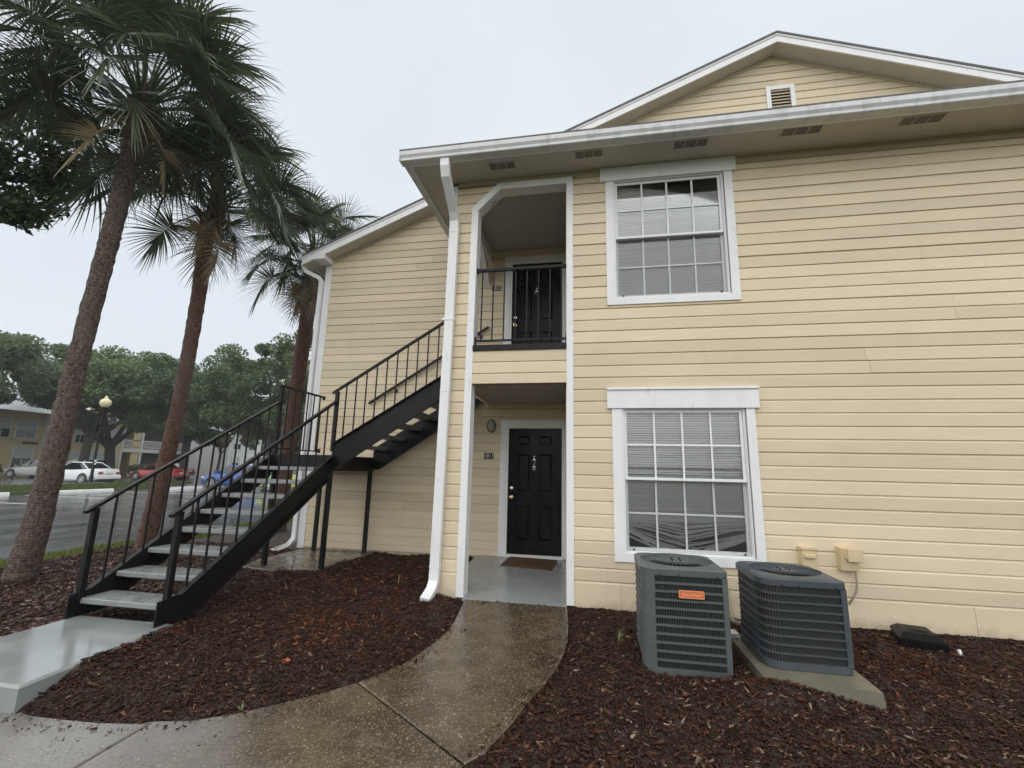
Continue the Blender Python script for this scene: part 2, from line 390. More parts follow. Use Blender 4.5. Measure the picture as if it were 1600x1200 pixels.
def courses(parent, y, zs, left, right, openings=(), joints=None):
    """lap boards between the z lines; left(z), right(z) bound them; openings are (xa,xb,za,zb)"""
    rr=random.Random(int(y*100)+len(zs))
    for z0,z1 in zip(zs[:-1],zs[1:]):
        # boards stop at an opening; a course only partly covered keeps a notch piece above or below it
        ops=sorted(o for o in openings if o[2]<z1-.012 and o[3]>z0+.012)
        cur=(left(z0),left(z1)); out=[]
        for o in ops:
            out.append((cur[0],cur[1],o[0],o[0])); cur=(o[1],o[1])
            if o[2]>z0+.012: board(parent,o[0]+.001,o[0]+.001,o[1]-.001,o[1]-.001,y,z0,o[2])
            if o[3]<z1-.012: board(parent,o[0]+.001,o[0]+.001,o[1]-.001,o[1]-.001,y,o[3],z1)
        out.append((cur[0],cur[1],right(z0),right(z1)))
        for x0b,x0t,x1b,x1t in out:
            if max(x1b-x0b,x1t-x0t)<.03: continue
            if x1t<x0t: x0t=x1t=(x0t+x1t)/2
            js=[j for j in (joints(z0) if joints else []) if x0b+.4<j<x1b-.4]
            px=(x0b,x0t)
            for j in js:
                board(parent,px[0],px[1],j-.0012,j-.0012,y,z0,z1); px=(j+.0012,j+.0012)
            board(parent,px[0],px[1],x1b,x1t,y,z0,z1)

# ---- front wall with two window openings
def wall_sheet(xs, zs, holes, y0, y1):
    mb=MB()
    for xa,xb in zip(xs[:-1],xs[1:]):
        for za,zb in zip(zs[:-1],zs[1:]):
            xm,zm=(xa+xb)/2,(za+zb)/2
            if any(h[0]<xm<h[1] and h[2]<zm<h[3] for h in holes): continue
            mb.box(xa,y0,za,xb,y1,zb)
    return mb
hole_lo=(.33,1.72,.59,2.24); hole_up=(.285,1.675,3.62,5.25)
XR=9.2
fw_o=part('front_wall',wall_sheet([-.31,.285,.33,1.675,1.72,XR],[-.15,.59,2.24,3.62,5.25,5.47],[hole_lo,hole_up],0,.13),M['backing'],bld)
zs_f=[-.016,.273]+[.273+PITCH*i for i in range(1,35)]+[5.36]
zs_f=[z for z in zs_f if z<5.37]
jr=random.Random(5)
jt={round(2.7722-PITCH*i,3):[] for i in range(-20,20)}
def joints_f(z):
    if abs(z-2.772)<.02: return [3.011]
    if abs(z-2.625)<.02: return [3.04]
    if z<0.1: return [.296,3.677,6.9]
    if abs(z-3.213)<.02 or abs(z-3.36)<.02: return [3.94]
    q=random.Random(int(z*1000)); return [q.uniform(5.3,8.5)] if q.random()<.5 else []
courses(fw_o,0,zs_f,lambda z:-.222,lambda z:XR,[(.26,1.79,.52,2.46),(.225,1.74,3.56,5.43)],joints_f)
# ---- pier at the left of the breezeway, with the corner cut by the chamfered opening
pier=part('pier_wall',MB().box(-1.905,.0,-.15,-1.53,.13,5.44).prism([(-1.6,5.0),(-1.22,5.38),(-1.22,5.47),(-1.6,5.47)],.001,.128),M['backing'],bld)
courses(pier,0,zs_f,lambda z:-1.83,lambda z:-1.60 if z<5.035 else min(-1.2,-1.60+(z-5.035)*1.0))
# ---- beam between the storeys
beam=part('floor_beam',MB().box(-1.53,.0,2.566,-.30,.13,3.0),M['backing'],bld)
courses(beam,0,[2.564,2.70,2.85,2.998],lambda z:-1.52,lambda z:-.30)
# ---- rear wall with main gable
def rake(x): return 5.502+.412*(x+5.493) if x<3.24 else 9.1-.412*(x-3.24)      # top of roof at the gable edge
XL,XRR=-5.15,11.63
rw=part('rear_wall',MB().prism([(XL,-.1),(XRR,-.1),(XRR,rake(XRR)-.2),(3.24,8.9),(XL,rake(XL)-.2)],D+.001,D+.12),M['backing'],bld)
zs_r=[.085,.186]+[.186+PITCH*i for i in range(1,60)]
zs_r=[z for z in zs_r if z<8.95]
def lim_l(z): return max(-5.04,-5.493+(z+.19-5.502)/.412)
def joints_r(z):
    q=random.Random(int(z*777)); return [q.uniform(-4.6,-2.2)] if q.random()<.22 else []
# below the projecting roof only the part left of it and inside the breezeway is built; above it the whole gable
courses(rw,D,[z for z in zs_r if z<5.62],lim_l,lambda z:-.31,[(-1.5,-.40,.0,2.28),(-1.5,-.40,3.05,5.29)],joints_r)
zr2=[z for z in zs_r if z>5.45]
courses(rw,D,zr2,lambda z:max(lim_l(z),-5.04),lambda z:min(11.5,6.48-lim_l(z)),[(3.17,3.49,7.7,8.2)],lambda z:[random.Random(int(z*333)).uniform(-2,7)])
part('foundation',MB().box(XL+.02,D-.006,-.15,-1.86,D+.1,.083).box(-.22,-.006,-.2,XR,.1,-.018).box(-1.9,-.006,-.2,-1.62,.1,-.018),M['found'],bld)
part('side_wall',MB().box(XL,D+.12,-.15,XL+.12,15,5.5).box(XR-.12,.13,-.15,XR,D,5.47).box(XL+.12,14.9,-.15,XRR,15,5.6).box(XRR-.12,D+.12,-.15,XRR,14.9,5.5),M['frieze'],bld)
bw=part('breezeway_wall',MB().box(-.305,.131,-.1,-.2,D,5.5),M['backing'],bld)
for i in range(36):
    z=.02+PITCH*i
    vv=[];t=.018
    prof=[(0,z),(-t,z+.001),(-t,z+PITCH-.015),(-t*.4,z+PITCH-.003),(0,z+PITCH)]
    if 2.5<z<3.0: continue
    for yy in (.14,D-.02):
        for dx,zz in prof: vv.append((-.306+dx,yy,zz))
    link('siding_board',mesh_of('siding_board',vv,[(0,1,2,3,4),(9,8,7,6,5)]+[(k,k+5,(k+1)%5+5,(k+1)%5) for k in range(5)],M['siding']),bw)

# ---- white trim of the breezeway openings
part('corner_board',MB().box(-1.925,-.030,-.02,-1.825,.135,5.40),M['white'],bld)
part('post_casing',MB().prism([(-1.608,-.0),(-1.515,-.0),(-1.515,5.0),(-1.608,5.04)],-.032,.15),M['white'],bld)
part('chamfer_casing',MB().prism([(-1.607,5.042),(-1.514,5.003),(-1.213,5.296),(-1.25,5.386)],-.031,.15),M['white'],bld)
part('head_casing',MB().prism([(-1.2485,5.388),(-1.2115,5.2965),(-.3075,5.2965),(-.3075,5.388)],-.032,.15),M['white'],bld)
part('post_casing',MB().box(-.3065,-.033,-.0,-.2215,.15,5.388),M['white'],bld)
part('frieze_board',MB().box(-1.825,-.024,5.392,.13,.0,5.452).box(1.815,-.024,5.362,XR,.0,5.452).box(1.815,-.036,5.425,XR,-.0245,5.452).box(-.2,-.022,5.362,.13,0,5.391),M['frieze'],bld)
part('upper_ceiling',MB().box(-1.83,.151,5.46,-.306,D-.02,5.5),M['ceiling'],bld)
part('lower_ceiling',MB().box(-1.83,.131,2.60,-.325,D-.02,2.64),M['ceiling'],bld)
part('balcony_floor',MB().box(-1.83,.131,2.65,-.325,D-.02,3.06),M['tread'],bld)
part('floor_edge',MB().box(-1.52,-.040,3.0,-.307,.13,3.068),M['black'],bld)
# header and back bracket of the opening towards the stairs
part('side_header',MB().box(-1.92,.16,5.26,-1.80,D-.02,5.455).prism([(1.42,5.26),(1.66,5.26),(1.97,5.00),(1.97,4.78)],-1.90,-1.82,'x'),M['white'],bld)

# ---- windows
def window(px0,px1,zb,zt,hx0,hx1,hz0,hz1,gx0,gx1,gz0,gz1,meet,cap):
    w=MB().box(px0,-.042,zb,gx0-.02,.02,zt).box(gx1+.035,-.042,zb,px1,.02,zt).box(gx0-.0195,-.042,zb,gx1+.0345,.02,gz0-.035)
    wo_=part('window',w,M['white'],bld)
    part('window_header',MB().box(hx0,-.060,hz0,hx1,-.0,hz1,.003),M['white'],wo_)
    if cap: part('drip_cap',MB().box(hx0-.004,-.078,hz1+.001,hx1+.004,0,hz1+.028,.004),M['white'],wo_)
    # jamb liner
    j=MB().box(gx0-.0195,-.03,gz0-.0345,gx0-.001,.10,gz1+.02).box(gx1+.012,-.026,gz0-.0345,gx1+.022,.10,gz1+.02).box(gx1+.001,-.02,gz0-.0345,gx1+.010,.10,gz1+.02).box(gx0-.0005,-.012,gz0-.034,gx1+.0005,.10,gz0-.014).box(gx0-.0005,-.03,gz1+.001,gx1+.0005,.10,gz1+.02)
    part('window_jamb',j,M['sash'],wo_)
    def sash(name,z0,z1,y0,y1):
        fr=.034; s=MB()
        s.box(gx0+.001,y0,z0,gx0+fr,y1,z1).box(gx1-fr,y0,z0,gx1-.001,y1,z1).box(gx0+fr+.0005,y0,z0,gx1-fr-.0005,y1,z0+fr).box(gx0+fr+.0005,y0,z1-fr,gx1-fr-.0005,y1,z1)
        part(name,s,M['sash'],wo_)
        a,b=gx0+fr,gx1-fr; c,d=z0+fr,z1-fr; mw=.011
        xs=[a+(b-a)*k/4 for k in range(5)]; zm=(c+d)/2
        for k in range(1,4): part('muntin',MB().box(xs[k]-mw,y0+.004,c+.001,xs[k]+mw,y1-.004,d-.001),M['sash'],wo_)
        for k in range(4):
            part('muntin',MB().box(xs[k]+(mw+.0004 if k else .001),y0+.005,zm-mw,xs[k+1]-(mw+.0004 if k<3 else .001),y1-.005,zm+mw),M['sash'],wo_)
            for zz0,zz1 in ((c,zm),(zm,d)):
                part('pane',MB().box(xs[k],(y0+y1)/2-.002,zz0+.001,xs[k+1],(y0+y1)/2+.002,zz1-.001),M['glass'],wo_)
    sash('upper_sash',meet-.02,gz1,.002,.034)
    sash('lower_sash',gz0-.012,meet+.022,.038,.070)
    part('insect_screen',MB().box(gx0+.004,.010,gz0-.010,gx1-.004,.013,meet-.024),M['screen'],wo_)
    part('meeting_rail',MB().box(gx0+.001,-.012,meet-.016,gx1-.001,.0015,meet+.016,.003),M['sash'],wo_)
    for xx in (gx0+.07,gx1-.08): part('sash_lift',MB().box(xx,-.006,gz0-.006,xx+.022,.009,gz0+.012,.003),M['plate'],wo_)
    part('room_interior',MB().add([(gx0-.3,.14,gz0-.3),(gx1+.3,.14,gz0-.3),(gx1+.3,1.9,gz0-.3),(gx0-.3,1.9,gz0-.3),(gx0-.3,.14,gz1+.1),(gx1+.3,.14,gz1+.1),(gx1+.3,1.9,gz1+.1),(gx0-.3,1.9,gz1+.1)],[(0,1,2,3),(7,6,5,4),(1,5,6,2),(2,6,7,3),(3,7,4,0)]),M['room'],wo_)
    return wo_
window(.234,1.816,.499,2.2325,.179,1.866,2.2335,2.452,.37,1.69,.63,2.222,1.418,True)
window(.203,1.764,3.538,5.2505,.135,1.810,5.2515,5.448,.323,1.632,3.66,5.24,4.452,False)

# ---- doors
def door(zb,zt,ctop,cbot,label):
    x0,x1=-1.393,-.502; W=x1-x0; Hh=zt-zb; yf=D-.004
    part('door_casing',MB().box(-1.535,D-.050,cbot,-1.432,D-.001,ctop).box(-.468,D-.050,cbot,-.365,D-.001,ctop).box(-1.4315,D-.050,zt+.033,-.4685,D-.001,ctop),M['white'],bld)
    part('door_jamb',MB().box(-1.4315,D-.042,cbot,-1.396,D-.002,zt+.0325).box(-.4995,D-.042,cbot,-.4685,D-.002,zt+.0325).box(-1.395,D-.042,zt+.003,-.5,D-.002,zt+.0325),M['white'],bld)
    # leaf built as stiles and rails so that the panels sit in real recesses
    cx=[.165,.415,.57,.825]; rz=[(.057,.142),(.206,.519),(.62,.895)]
    X=[x0]+[x0+W*q for q in cx]+[x1]
    Z=[zt]+[zt-Hh*q for r in rz for q in r]+[zb]
    lf=MB()
    for i in range(5):
        for j in range(7):
            rec = i in (1,3) and j in (1,3,5)
            lf.box(X[i],yf-(.010 if rec else .022),Z[j+1],X[i+1],yf,Z[j])
    dr=part('door',lf,M['bdoor'],bld,label=label)
    for i in (1,3):
        for j in (1,3,5):
            a,b,c,d=X[i]+.012,X[i+1]-.012,Z[j+1]+.012,Z[j]-.012; e=.028
            vv=[(a,yf-.0105,c),(b,yf-.0105,c),(b,yf-.0105,d),(a,yf-.0105,d),(a+e,yf-.024,c+e),(b-e,yf-.024,c+e),(b-e,yf-.024,d-e),(a+e,yf-.024,d-e)]
            part('door_panel',MB().add(vv,[(4,5,6,7),(0,1,5,4),(1,2,6,5),(2,3,7,6),(3,0,4,7)]),M['bdoor'],dr)
    kx=x0+.062; kz=zb+Hh*.44
    part('door_knob',MB().lathe([(.032,0),(.032,.008),(.012,.012),(.012,.035),(.026,.042),(.030,.055),(.024,.068),(.0,.071)],(kx,yf-.022,kz),16,'y'),M['brass'],dr,True)
    part('deadbolt',MB().lathe([(.028,0),(.026,.012),(.012,.014),(.010,.022),(0,.023)],(kx,yf-.022,kz+.145),16,'y'),M['chrome'],dr,True)
    mx=x0+W*.49; mz=zb+Hh*.735
    k=MB().lathe([(.012,0),(.012,.006),(0,.009)],(mx,yf-.022,mz+.07),12,'y').lathe([(.022,0),(.02,.008),(.006,.012),(0,.013)],(mx,yf-.022,mz+.02),12,'y')
    k.tube([(mx+.022*math.cos(t),yf-.034,mz-.005+.035*math.sin(t)) for t in [R(q) for q in range(150,391,20)]],.004,6)
    part('door_knocker',k,M['chrome'],dr,True)
    part('threshold',MB().box(-1.432,D-.085,cbot+.0,-.468,D-.051,zb-.004,.004).box(-1.395,D-.050,cbot,-.5,D-.026,zb-.002),M['sash'],bld)
    return mx,mz,yf
mx,mz,yf=door(.151,2.181,2.316,.105,'glossy black six panel door at ground floor')
door(3.105,5.175,5.318,3.062,'black six panel door behind the balcony railing')
lk=thing('key_lockbox','small grey key lockbox hanging from the ground floor door knocker','lockbox',(mx,yf-.05,mz-.16))
part('box_body',MB().box(mx-.022,yf-.058,mz-.155,mx+.022,yf-.027,mz-.085,.006),M['chrome'],lk)
part('shackle',MB().tube([(mx-.014,yf-.042,mz-.09),(mx-.014,yf-.042,mz-.055),(mx-.008,yf-.042,mz-.04),(mx+.008,yf-.042,mz-.04),(mx+.014,yf-.042,mz-.055),(mx+.014,yf-.042,mz-.09)],.004,6),M['chrome'],lk,True)
part('keypad',MB().box(mx-.014,yf-.0605,mz-.145,mx+.014,yf-.0585,mz-.105),M['plate'],lk)

def text_mesh(name,s,size,mt,center,depth=.0015,rot=(R(90),0,0),sx=1.0):
    cu=bpy.data.curves.new(name,'FONT'); cu.body=s; cu.size=size; cu.align_x='CENTER'; cu.align_y='CENTER'; cu.extrude=depth; cu.space_character=1.1; cu.offset=.0006
    o=bpy.data.objects.new('tmp',cu); col.objects.link(o)
    bpy.context.view_layer.update()
    me=bpy.data.meshes.new_from_object(o.evaluated_get(bpy.context.evaluated_depsgraph_get())); bpy.data.objects.remove(o)
    me.materials.clear(); me.materials.append(mt)
    mtx=Matrix.Translation(center)@Matrix.Rotation(rot[2],4,'Z')@Matrix.Rotation(rot[0],4,'X')@Matrix.Diagonal((sx,1,1,1)); me.transform(mtx); return me
def unit_sign(x0,x1,z0,z1,txt,label):
    t=thing('unit_number_sign',label,'sign',((x0+x1)/2,D-.03,z0),'apartment number signs')
    yy=D-.0185
    part('plate',MB().box(x0,yy-.006,z0,x1,yy,z1,.001),M['plate'],t)
    n=len(txt); w=(x1-x0)/n
    for i,ch in enumerate(txt):
        link('digit',text_mesh('digit',ch,(z1-z0)*.98,M['digit'],Vector((x0+w*(i+.5),yy-.0075,(z0+z1)/2)),.001,sx=.78),t)
unit_sign(-1.821,-1.652,1.662,1.760,'1813','black plate with white 1813 beside the ground floor door')
unit_sign(-1.775,-1.600,4.688,4.789,'1823','black plate with white numbers beside the balcony door')
# bulkhead lamp
wl=thing('wall_lamp','oval caged bulkhead lamp left of the ground floor door','lamp',(-1.707,D-.04,2.11))
def oval(cx,cz,a,b,n=28): return [(cx+a*math.cos(2*math.pi*i/n),cz+b*math.copysign(abs(math.sin(2*math.pi*i/n))**.75,math.sin(2*math.pi*i/n))) for i in range(n)]
part('base',MB().prism(oval(-1.707,2.22,.075,.115),D-.045,D-.017),M['bronze'],wl)
lm=MB(); 
for k,(s_,yy) in enumerate(((1,.045),(.97,.062),(.8,.085),(.45,.098))):
    lm.v+= [(x,D-yy,z) for x,z in oval(-1.707,2.22,.056*s_,.094*s_)]
lm.f=[(k*28+i,k*28+(i+1)%28,(k+1)*28+(i+1)%28,(k+1)*28+i) for k in range(3) for i in range(28)]+[tuple(84+i for i in range(28))]
part('lens',lm,M['lens'],wl,True)
cg=MB()
for k in range(3): cg.tube([(-1.707+(k-1)*.03,D-.05,2.31),(-1.707+(k-1)*.03,D-.1,2.28),(-1.707+(k-1)*.03,D-.107,2.22),(-1.707+(k-1)*.03,D-.1,2.16),(-1.707+(k-1)*.03,D-.05,2.13)],.003,5)
cg.tube([(x,D-.047,z) for x,z in oval(-1.707,2.22,.066,.105)],.005,5)
part('cage',cg,M['bronze'],wl,True)

# ---- balcony railing
rl=part('balcony_railing',MB().box(-1.512,.010,4.112,-.309,.058,4.152,.003).box(-1.512,.024,3.132,-.309,.05,3.158,.002).box(-1.515,.018,3.09,-1.500,.055,3.20).box(-.324,.018,3.09,-.309,.055,3.20).box(-1.515,.01,4.09,-1.50,.06,4.16),M['black'],bld)
for k in range(8):
    x=-1.437+.152*k; part('baluster',MB().box(x-.008,.029,3.157,x+.008,.045,4.1185),M['black'],rl)
part('plant_hook',MB().tube([(-1.34,.06,5.10),(-1.33,.06,5.155),(-1.29,.06,5.175),(-1.25,.06,5.16),(-1.235,.06,5.12),(-1.242,.06,5.10)],.006,6),M['bronze'],bld,True)
part('grab_bar',MB().tube([(-1.50,.16,2.42),(-1.46,.4,2.40),(-1.43,.5,2.36)],.012,8),M['frieze'],bld,True)

# ---- eaves: soffit, gutter, downspouts, roofs
SX0=-2.33
sf=part('soffit',MB().box(SX0,-.47,5.453,XR+.4,-.0005,5.463).box(SX0,.0,5.453,-1.926,D-.001,5.463),M['soffit'],bld)
for c,yc,w in [(-1.14,-.29,.37),(-.007,-.345,.37),(1.22,-.345,.42),(2.443,-.37,.45),(3.68,-.35,.45),(4.92,-.35,.45),(6.15,-.35,.45)]:
    d_=.075
    v_=part('soffit_vent',MB().box(c-w/2,yc-d_,5.4465,c+w/2,yc+d_,5.4525),M['soffit'],bld)
    for k in range(3):
        a=c-w/2+.012+(w-.024)/3*k+.006; b=a+(w-.024)/3-.012
        g_=MB()
        for q in range(7):
            yy=yc-d_+.016+q*(2*d_-.032)/7; g_.box(a,yy,5.4445,b,yy+.010,5.446)
        part('vent_louvre',g_,M['room'],v_)
part('fascia',MB().box(SX0-.022,-.494,5.428,XR+.4,-.4705,5.56).box(SX0-.0225,-.47,5.428,SX0-.0005,D-.001,5.56),M['white'],bld)
part('rake_trim',MB().box(SX0-.105,-.56,5.435,SX0-.0235,D-.001,5.575,.004),M['gutter'],bld)
gp=[(-.4945,5.434),(-.580,5.434),(-.592,5.442),(-.592,5.470),(-.610,5.505),(-.612,5.548),(-.596,5.553),(-.594,5.560),(-.606,5.562),(-.622,5.556),(-.622,5.500),(-.603,5.466),(-.602,5.432),(-.588,5.424),(-.4945,5.424)]
gt=part('gutter',MB().prism(gp,-2.44,XR+.45,'x').box(-2.447,-.622,5.424,-2.4405,-.4945,5.560),M['gutter'],bld)
ds=part('downspout',MB().rtube([(-1.835,-.545,5.434),(-1.835,-.545,5.33),(-1.833,-.50,5.22),(-1.828,-.16,4.93),(-1.826,-.085,4.83),(-1.826,-.075,4.70),(-1.862,-.075,.28),(-1.863,-.085,.17),(-1.868,-.15,.085),(-1.875,-.33,.015)],.115,.075,(0,1,.02)),M['white'],bld,False)
for z in (2.45,.33,4.66): part('spout_joint',MB().box(-1.826-.062-(4.7-z)*.0082,-.116,z,-1.826+.062-(4.7-z)*.0082,-.034,z+.012),M['white'],ds)
part('downspout_strap',MB().box(-1.925,-.118,3.4,-1.77,-.031,3.43),M['white'],bld)
# shed roof over the projecting part
def slab(mb,pts,t):
    n=len(pts); return mb.add([p for p in pts]+[(p[0],p[1],p[2]-t) for p in pts],[tuple(range(n)),tuple(range(2*n-1,n-1,-1))]+[(i,i+n,(i+1)%n+n,(i+1)%n) for i in range(n)])
part('front_roof',slab(MB(),[(SX0-.13,-.60,5.60),(XR+.5,-.60,5.60),(XR+.5,D-.02,6.50),(SX0-.13,D-.02,6.50)],.03).prism([(-.57,5.57),(D-.02,5.57),(D-.02,6.465)],SX0-.1,SX0-.06,'x'),M['shingle'],bld)
# main gable roof
YR=1.70
def rline(off=0): return [(-5.493,rake(-5.493)+off),(3.24,9.1+off),(11.973,rake(11.973)+off)]
rf=MB()
for s_ in (0,1):
    a,b=rline()[s_],rline()[s_+1]
    slab(rf,[(a[0],YR-.03,a[1]),(b[0],YR-.03,b[1]),(b[0],15.3,b[1]),(a[0],15.3,a[1])],.04)
part('main_roof',rf,M['shingle'],bld)
def rake_piece(o0,o1,y0,y1,x0=-5.493,x1=11.973):
    mb=MB()
    mb.prism([(x0,rake(x0)-o0),(3.24,9.1-o0),(3.24,9.1-o1),(x0,rake(x0)-o1)],y0,y1)
    mb.prism([(3.24,9.1-o0),(x1,rake(x1)-o0),(x1,rake(x1)-o1),(3.24,9.1-o1)],y0,y1)
    return mb
part('drip_edge',rake_piece(.041,.082,YR-.022,YR+.05),M['gutter'],bld)
part('rake_fascia',rake_piece(.083,.205,YR-.012,YR+.012),M['white'],bld)
part('rake_soffit',rake_piece(.185,.20,YR+.0125,D-.0005),M['soffit'],bld)
part('rake_frieze',rake_piece(.201,.255,D-.034,D-.001,-5.04,11.52),M['frieze'],bld)
part('eave_return',MB().prism([(-5.47,5.40),(-5.02,5.40),(-5.02,rake(-5.02)-.2055),(-5.47,rake(-5.47)-.085)],YR-.016,D-.04).box(-5.14,D-.0395,5.36,-5.02,D-.001,5.46),M['white'],bld)
part('side_soffit',MB().box(-5.47,D-.0395,5.405,-5.151,15.2,5.42),M['soffit'],bld)
part('corner_board',MB().box(-5.165,D-.032,.06,-5.035,D+.09,5.50),M['white'],bld)
part('side_gutter',MB().prism([(-5.475,5.42),(-5.57,5.42),(-5.605,5.47),(-5.605,5.54),(-5.475,5.54)],YR+.03,15.2,'y'),M['gutter'],bld)
part('side_downspout',MB().rtube([(-5.53,1.84,5.42),(-5.53,1.84,5.30),(-5.50,1.85,5.24),(-5.27,1.95,5.13),(-5.225,1.98,5.05),(-5.222,1.98,4.9),(-5.222,1.98,.30),(-5.225,1.96,.2),(-5.27,1.84,.10),(-5.36,1.62,.06)],.075,.1,(0,1,.05)),M['white'],bld)
part('gable_vent',MB().box(3.10,D-.045,7.62,3.17,D-.001,8.27).box(3.49,D-.045,7.62,3.56,D-.001,8.27).box(3.1705,D-.045,8.20,3.4895,D-.001,8.27),M['white'],bld)
gv=MB()
for k in range(9):
    z=7.66+.062*k; gv.add([(3.171,D-.036,z),(3.489,D-.036,z),(3.489,D-.006,z+.045),(3.171,D-.006,z+.045),(3.171,D-.036,z+.008),(3.489,D-.036,z+.008),(3.489,D-.006,z+.053),(3.171,D-.006,z+.053)],[(0,3,2,1),(4,5,6,7),(0,1,5,4),(2,3,7,6)])
part('vent_louvre',gv,M['frieze'],bld)
part('gable_vent_back',MB().box(3.171,D-.005,7.62,3.489,D-.001,8.2),M['room'],bld)

# ---- window blinds (each slat its own piece)
def slat_mesh(w,d,tilt):
    prof=[]
    for k in range(4):
        s_=(k/3-.5)*d; prof.append((s_*math.cos(tilt),s_*math.sin(tilt)+.0016*(1-(2*k/3-1)**2)))
    vv=[(-w/2,a,b) for a,b in prof]+[(w/2,a,b) for a,b in prof]
    vv+=[(x,a,b-.0009) for x,a,b in vv]
    ff=[(k,k+1,k+5,k+4) for k in range(3)]+[(k+8,k+12,k+13,k+9) for k in range(3)]+[(0,4,12,8),(3,11,15,7)]
    return mesh_of('slat',vv,ff,M['blind'])
def blind(label,xc,w,ztop,zs,tilt,pitch,d,yb,jit):
    t=thing('window_blind',label,'blind',(xc,yb,zs[-1]))
    part('headrail',MB().box(xc-w/2,yb-.02,ztop,xc+w/2,yb+.02,ztop+.035),M['blind'],t)
    me=slat_mesh(w,d,tilt); rr=random.Random(3)
    for z in zs:
        o=link('slat',me,t,Vector((xc,yb,z))-WLOC[t.name]); o.rotation_euler=(rr.gauss(0,jit),rr.gauss(0,jit*.035),0)
    cd=MB()
    for fx in (-.40,.40): cd.tube([(xc+w*fx,yb-.014,ztop),(xc+w*fx,yb-.014,zs[-1])],.0012,4)
    part('ladder_cord',cd,M['blind'],t)
    return t
zz=[];z=5.19
while z>3.66: zz.append(z); z-=.0208
blind('closed white blind in the upper storey window',.977,1.30,5.205,zz,R(66),.0208,.026,.086,.05)
zz=[];z=2.165
while z>.99: zz.append(z); z-=.0285 if z>1.42 else .0225
zz=[q for q in zz if not (1.525<q<1.555)]
bl=blind('bent white blind with sagging bottom slats in the ground floor window','x' and 1.03,1.31,2.185,zz,R(57),.0285,.027,.086,.08)
rr=random.Random(8)
def bent(pts,d,tl):
    vv=[];ff=[]
    for x,z,yo in pts:
        for s_ in (-.5,.5): vv.append((x,.086+yo+s_*d*math.cos(tl),z+s_*d*math.sin(tl)))
    n=len(pts)
    vv+=[(x,y,z-.001) for x,y,z in vv]; m_=2*n
    for i in range(n-1): ff+=[(2*i,2*i+2,2*i+3,2*i+1),(2*i+m_,2*i+1+m_,2*i+3+m_,2*i+2+m_)]
    ff+=[(0,1,1+m_,m_),(2*n-2,2*n-2+m_,2*n-1+m_,2*n-1)]
    return mesh_of('slat',vv,ff,M['blind'])
for k in range(17):
    top=.985-k*.011; sag=.02+k*.0145; sx=1.03+rr.uniform(-.05,.08)
    pts=[]
    for i in range(11):
        u=i/10; x=.385+1.29*u; q=1-abs(x-sx)/.66
        pts.append((x,top-sag*max(0,q)**(.8 if k>9 else 1.4)*1.0+rr.gauss(0,.0025),rr.gauss(0,.003)))
    link('slat',bent(pts,.026,R(rr.uniform(15,65))),bl)
for a,b in (((.385,.835),(.80,.645)),((1.67,.80),(1.22,.655)),((.385,.86),(.62,.70))):
    link('slat',bent([(a[0]+(b[0]-a[0])*i/4,a[1]+(b[1]-a[1])*i/4,-.02) for i in range(5)],.03,R(70)),bl)

# ================================================================ staircase
st=thing('staircase','black steel staircase with grey concrete treads and mid landing','staircase',(-4.27,-1.75,.06))
xl,xr=-4.76,-3.80
RZ=[.222+.178*k for k in range(8)]; RY=[-1.70+.2915*k for k in range(8)]
LZ=1.645
def stringer(p0,p1,depth,th,side):
    """channel section: plate with two flanges; p0,p1 on its top edge"""
    mb=MB(); p0=Vector(p0);p1=Vector(p1); d=(p1-p0).normalized(); hd=Vector((d.x,d.y,0)).normalized(); n=Vector((0,0,1))-d*d.z; n.normalize()
    lat=hd.cross(Vector((0,0,1)))*side
    mb.bar(p0-n*depth/2,p1-n*depth/2,th,depth,n)
    for o in (0,1):
        c=n*(-.006-o*(depth-.012)); mb.bar(p0+c+lat*.024,p1+c+lat*.024,.056,.012,n)
    return mb
sl=.178/.2915
y0=-1.80; y1=.60
for x,side in ((xl,-1),(xr,1)):
    z0=RZ[0]+.02+sl*(y0-RY[0]); z1=RZ[0]+.02+sl*(y1-RY[0])
    mb=MB().prism([(y0,.062),(y0,z0+.09),(y0+.05,z0+.09),(-1.62,RZ[0]+.02+sl*(-1.62-RY[0])),(y1,z1),(y1,z1-.335),(y0+.335/sl*.62+.0,.062)],x-.006,x+.006,'x')
    a=Vector((x+side*.03,-1.62,RZ[0]+.014+sl*(-1.62-RY[0]))); b=Vector((x+side*.03,y1,z1-.006))
    mb.bar(a,b,.048,.011,(0,-sl,1)); 
    a2=Vector((x+side*.03,y0+.335/sl*.62,.068)); b2=Vector((x+side*.03,y1,z1-.329)); mb.bar(a2,b2,.048,.011,(0,-sl,1))
    part('stringer',mb,M['black'],st)
def tread(x0,y0,z,x1,y1):
    return MB().box(x0,y0,z-.052,x1,y1,z,.008)
for z,y in zip(RZ,RY):
    t=part('tread',tread(xl+.008,y-.012,z,xr-.008,y+.285),M['tread'],st)
    part('tread_bracket',MB().box(xl+.007,y+.02,z-.09,xl+.035,y+.26,z-.053),M['black'],t); part('tread_bracket',MB().box(xr-.035,y+.02,z-.09,xr-.007,y+.26,z-.053),M['black'],t)
